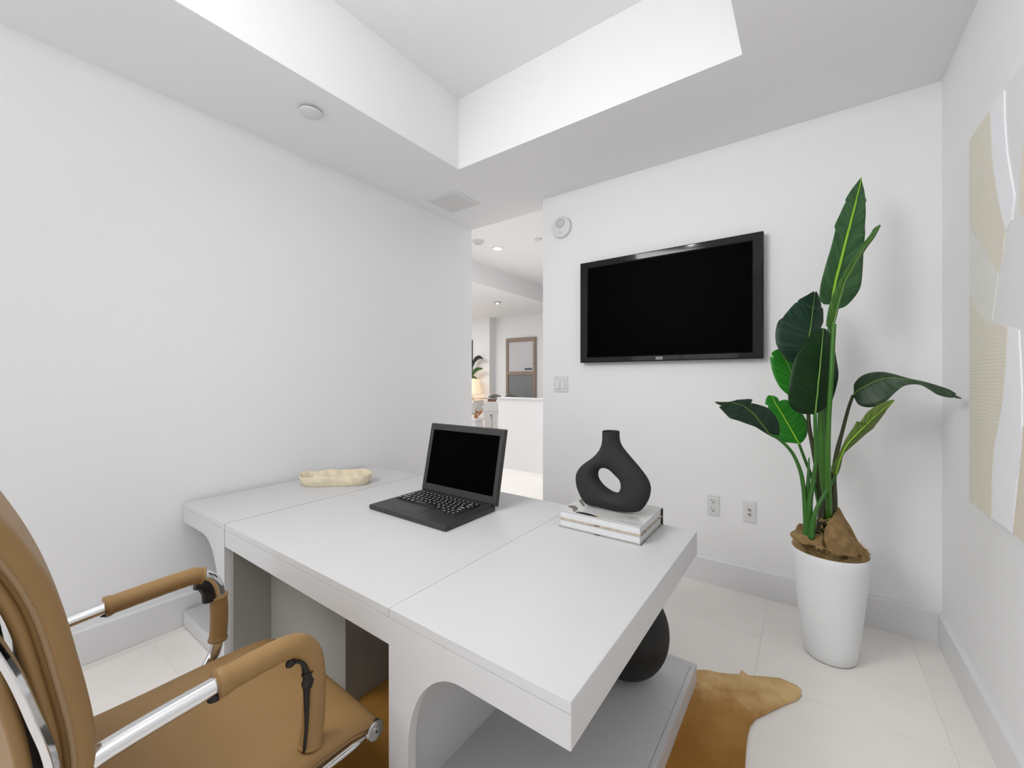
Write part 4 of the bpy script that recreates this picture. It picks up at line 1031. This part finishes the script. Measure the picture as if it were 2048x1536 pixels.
def leaf(rows, depths, m, rib_m, fold=0.10, rib_r=0.004, rib_to=1.0, droop=0.0):
    """rows: left edge, midrib, right edge in pixels of the photograph; depths: distance at base and tip (list)"""
    n0 = len(rows)
    def dep(s):
        k = s * (len(depths) - 1); i = min(int(k), len(depths) - 2); f = k - i; return depths[i] * (1 - f) + depths[i + 1] * f
    M = [at(r[2], r[3], d=dep(i / (n0 - 1))) for i, r in enumerate(rows)]
    Lf = [at(r[0], r[1], d=dep(i / (n0 - 1))) for i, r in enumerate(rows)]
    Rf = [at(r[4], r[5], d=dep(i / (n0 - 1))) for i, r in enumerate(rows)]
    n = 4
    Ms, Ls, Rs = catmull(M, n), catmull(Lf, n), catmull(Rf, n)
    bm = bmesh.new(); uvl = bm.loops.layers.uv.new('UVMap'); G = []; S = 5; N = len(Ms)
    for i in range(N):
        row = []
        for side, E_ in ((-1, Ls), (1, Rs)):
            rng = range(S, 0, -1) if side < 0 else range(0, S + 1)
            for k in rng:
                s = k / S; p = Ms[i].lerp(E_[i], s); w = (E_[i] - Ms[i]).length
                p = p + FW * (fold * w * (s ** 1.4)) - Vector((0, 0, droop * w * s * s))
                row.append((bm.verts.new(p), 0.5 + side * s * 0.5, i / (N - 1)))
        G.append(row)
    for i in range(N - 1):
        for k in range(len(G[0]) - 1):
            q = (G[i][k], G[i][k + 1], G[i + 1][k + 1], G[i + 1][k])
            f = bm.faces.new([e[0] for e in q])
            for lp, e in zip(f.loops, q): lp[uvl].uv = (e[1], e[2])
    o = link('leaf', from_bm(bm), m, t, True)
    md = o.modifiers.new('s', 'SOLIDIFY'); md.thickness = 0.0016; md.offset = 0
    K_ = max(3, int(N * rib_to))
    rb = [p - FW * 0.0025 for p in Ms[:K_]]
    sub('midrib', tube(rb, [rib_r, rib_r * 0.75, rib_r * 0.25], 8), rib_m, o, True)
    return o
leaf([(1646, 609, 1664, 609, 1676, 618), (1637, 600, 1664, 602, 1690, 612), (1637, 582, 1667, 582, 1706, 594), (1641, 560, 1671, 561, 1716, 575), (1650, 527, 1679, 530, 1720, 548), (1659, 498, 1687, 498, 1723, 508), (1667, 466, 1696, 462, 1726, 476), (1668, 460, 1698, 457, 1727, 468), (1666.5, 452, 1700, 447, 1727, 452), (1678, 428, 1706, 424, 1729, 429), (1687, 409, 1711, 405, 1729, 408), (1690, 406, 1711.5, 403, 1731, 401), (1689, 400, 1712, 399, 1729, 397), (1700, 382, 1717, 380, 1727, 380), (1712, 367, 1720, 366, 1724, 366), (1721, 356, 1722, 355, 1722.5, 356)],
     [2.22, 2.24, 2.30], LF_TALL, RIB, fold=-0.12, rib_r=0.0075)
leaf([(1655, 652, 1662, 654, 1672, 650), (1657, 640, 1668, 640, 1677, 635), (1662, 618, 1675, 612, 1680, 612), (1668, 595, 1681, 590, 1688, 592), (1679, 570, 1690, 562, 1696, 568), (1694, 540, 1704, 537, 1710, 541), (1710, 514, 1716, 514, 1724, 516), (1727, 488, 1730, 492, 1737, 494), (1742, 469, 1745, 474, 1750, 476), (1750, 456, 1753, 461, 1757, 463), (1760, 449, 1761, 450, 1762, 451)],
     [2.20, 2.16, 2.10, 2.06], LF_SIDE, RIBD, fold=0.5, rib_r=0.003)
leaf([(1600, 733, 1612, 712, 1640, 712), (1580, 722, 1613, 700, 1646, 690), (1566, 703, 1615, 688, 1651, 676), (1558, 686, 1617, 676, 1655, 668), (1557, 663, 1619, 664, 1653, 661), (1562, 642, 1621, 654, 1645, 655), (1571, 634, 1621.5, 650, 1648, 648), (1574, 629, 1622, 646, 1650, 640), (1594, 605, 1625, 620, 1648, 615), (1597.5, 607, 1625, 615, 1640, 622), (1600, 599, 1626, 610, 1645, 612), (1615, 590, 1628, 596, 1638, 590), (1628, 582, 1629, 586, 1633, 582)],
     [2.26, 2.30, 2.36], LF_DARK, RIBD, fold=0.15, rib_r=0.0038)
leaf([(1592, 801, 1600, 800, 1612, 800), (1575, 788, 1596, 785, 1612, 785), (1560, 772, 1592, 770, 1612, 765), (1549, 748, 1585, 752, 1610, 745), (1544, 727, 1579, 737, 1602, 732), (1543, 713, 1574, 727, 1594, 722), (1554, 722, 1572, 723, 1586, 716), (1544, 708, 1566, 713, 1576, 707), (1550, 701, 1560, 703, 1566, 700), (1556, 698, 1557.5, 698, 1559, 698)],
     [2.30, 2.34, 2.38], LF_BRIGHT, RIBD, fold=0.1, rib_r=0.003)
leaf([(1618, 829, 1630, 828, 1640, 824), (1600, 826, 1631, 818, 1652, 817), (1586, 815, 1632, 805, 1664, 808), (1580, 797, 1634, 790, 1671, 790), (1582, 770, 1636, 765, 1678, 765), (1587, 740, 1639, 740, 1680, 745), (1594, 715, 1641, 715, 1676, 722), (1604, 697, 1643, 695, 1672, 700), (1613, 682, 1644, 682, 1669, 684), (1624, 668, 1645, 670, 1662, 669), (1638, 658, 1646, 660, 1653, 659), (1643, 656.5, 1646, 656.5, 1649, 657)],
     [2.10, 2.08, 2.10, 2.16], LF_DEEP, RIBD, fold=0.10, rib_r=0.0042)
leaf([(1545, 874, 1537, 867, 1562, 872), (1528, 864, 1527, 853, 1564, 853), (1512, 854, 1518, 842, 1558, 836), (1496, 848, 1510, 831, 1545, 820), (1480, 842, 1500, 822, 1532, 813), (1466, 838, 1488, 813, 1509, 807), (1461, 835, 1484, 811, 1504, 808), (1456, 830, 1478, 809, 1508, 799), (1448, 822, 1468, 806, 1488, 799), (1441, 814, 1460, 804, 1476, 800), (1455, 817, 1455, 804, 1470, 803), (1436, 808, 1446, 804, 1456, 805), (1429, 804, 1430, 804, 1432, 803)],
     [2.22, 2.12, 2.04, 2.0], LF_DARK, RIBD, fold=0.22, rib_r=0.0035)
leaf([(1586, 886, 1598, 888, 1606, 884), (1566, 884, 1594, 881, 1614, 874), (1550, 873, 1588, 870, 1618, 862), (1540, 856, 1580, 856, 1619, 848), (1534, 838, 1572, 842, 1612, 834), (1532, 824, 1565, 830, 1602, 819), (1538, 812, 1558, 819, 1590, 808), (1532, 808, 1555, 814, 1580, 801), (1533, 800, 1550, 806, 1567, 800), (1534, 796, 1548, 802, 1562, 806), (1537, 791, 1545, 795, 1556, 796), (1541, 791, 1542, 791, 1546, 791)],
     [2.28, 2.30, 2.32], LF_BRIGHT, RIB, fold=0.12, rib_r=0.0045)
leaf([(1707, 783, 1706, 791, 1708, 796), (1706, 768, 1716, 780, 1713, 809), (1718, 753, 1733, 771, 1727, 814), (1740, 745, 1748, 763, 1745, 812), (1765, 744, 1768, 757, 1766, 801), (1790, 749, 1790, 756, 1785, 785), (1815, 756, 1815, 759, 1808, 771), (1838, 761, 1838, 763, 1835, 769), (1855, 765, 1855, 768, 1852, 776), (1878, 772, 1877, 776, 1872, 789), (1898, 779, 1896, 784, 1895, 795), (1912, 788, 1908, 789, 1905, 795), (1908, 789, 1909, 791, 1911, 796), (1922, 796, 1923, 797, 1922, 798)],
     [2.20, 2.12, 2.0, 1.92, 1.86], LF_GREY, RIBD, fold=-0.18, rib_r=0.003, rib_to=0.55)
leaf([(1667, 949, 1672, 951, 1677, 949), (1664, 938, 1673, 940, 1681, 940), (1668, 927, 1677, 925, 1684, 928), (1679, 910, 1684, 907, 1688, 910), (1686, 892, 1693, 890, 1701, 898), (1697, 872, 1706, 875, 1718, 884), (1709, 855, 1719, 862, 1734, 870), (1717, 843, 1731, 850, 1750, 858), (1722, 845, 1734, 847, 1757, 850), (1738, 824, 1748, 834, 1765, 838), (1757, 811, 1763, 821, 1774, 824), (1773, 803, 1776, 811, 1774, 822), (1787, 799, 1788, 800, 1789, 802)],
     [2.12, 2.08, 2.04, 2.0], LF_OLIVE, RIB, fold=0.25, rib_r=0.003)
def stem(pts, r, m, d=(2.2, 2.2)):
    n = len(pts); Q = []
    for i, (u, v) in enumerate(pts):
        s = i / (n - 1); k = s * (len(d) - 1); j = min(int(k), len(d) - 2); Q.append(at(u, v, d=d[j] + (d[j + 1] - d[j]) * (k - j)))
    px_ = 2.2 / FPX
    return link('stem', tube(catmull(Q, 6), [a * px_ for a in r], 12), m, t, True)
BZ = 2.24
stem([(1537, 867), (1560, 880), (1584, 905), (1600, 940), (1607, 975), (1610, 1005), (1613, 1040), (1614, 1078)], (2.6, 3.2, 4.2, 7.0), STEMG, (2.22, 2.18, 2.17))
stem([(1598, 888), (1612, 925), (1627, 963), (1636, 1000), (1642, 1040), (1645, 1070)], (2.6, 3, 3.6, 5), STEMG, (2.28, 2.26, 2.24))
stem([(1618, 915), (1617, 950), (1615, 1005), (1618, 1075)], (1.0, 3.0, 4.0, 8.0), STEMG, (2.2, 2.18, 2.17))
stem([(1668, 648), (1665, 700), (1662, 760), (1657, 850), (1656, 930), (1658, 1010), (1656, 1060)], (3.6, 3.8, 4.2, 6.0), STEMB, (2.04, 2.04, 2.08, 2.22))
stem([(1660, 643), (1658, 670), (1656, 720), (1650, 800), (1648, 880), (1650, 960), (1652, 1040)], (3.0, 3.6, 4.2, 5.5), STEMG, (2.22, 2.23, 2.24))
stem([(1630, 828), (1631, 870), (1632, 920), (1626, 965), (1619, 1010), (1620, 1075)], (3, 3.2, 4, 7), STEMG, (2.10, 2.14, 2.17))
stem([(1616, 800), (1618, 850), (1627, 900), (1636, 950), (1644, 1005), (1650, 1050)], (3, 4, 5.5, 10), STEMD, (2.28, 2.26, 2.24))
stem([(1642, 800), (1642, 850), (1644, 900), (1649, 960), (1655, 1010), (1656, 1050)], (4.5, 6.5, 8.5, 2.5), STEMB, (2.2, 2.21, 2.2))
stem([(1706, 790), (1696, 820), (1684, 865), (1674, 905), (1667, 955), (1666, 1000), (1662, 1050)], (2.6, 3.2, 5.0, 10), STEMD, (2.2, 2.22, 2.24))
stem([(1672, 949), (1660, 972), (1642, 1000), (1628, 1034), (1622, 1078)], (2.2, 3.0, 3.6, 6.0), STEMG, (2.12, 2.12, 2.14))
stem([(1648, 1000), (1644, 1030), (1640, 1070)], (4, 7, 9), STEMD, (2.2, 2.2))
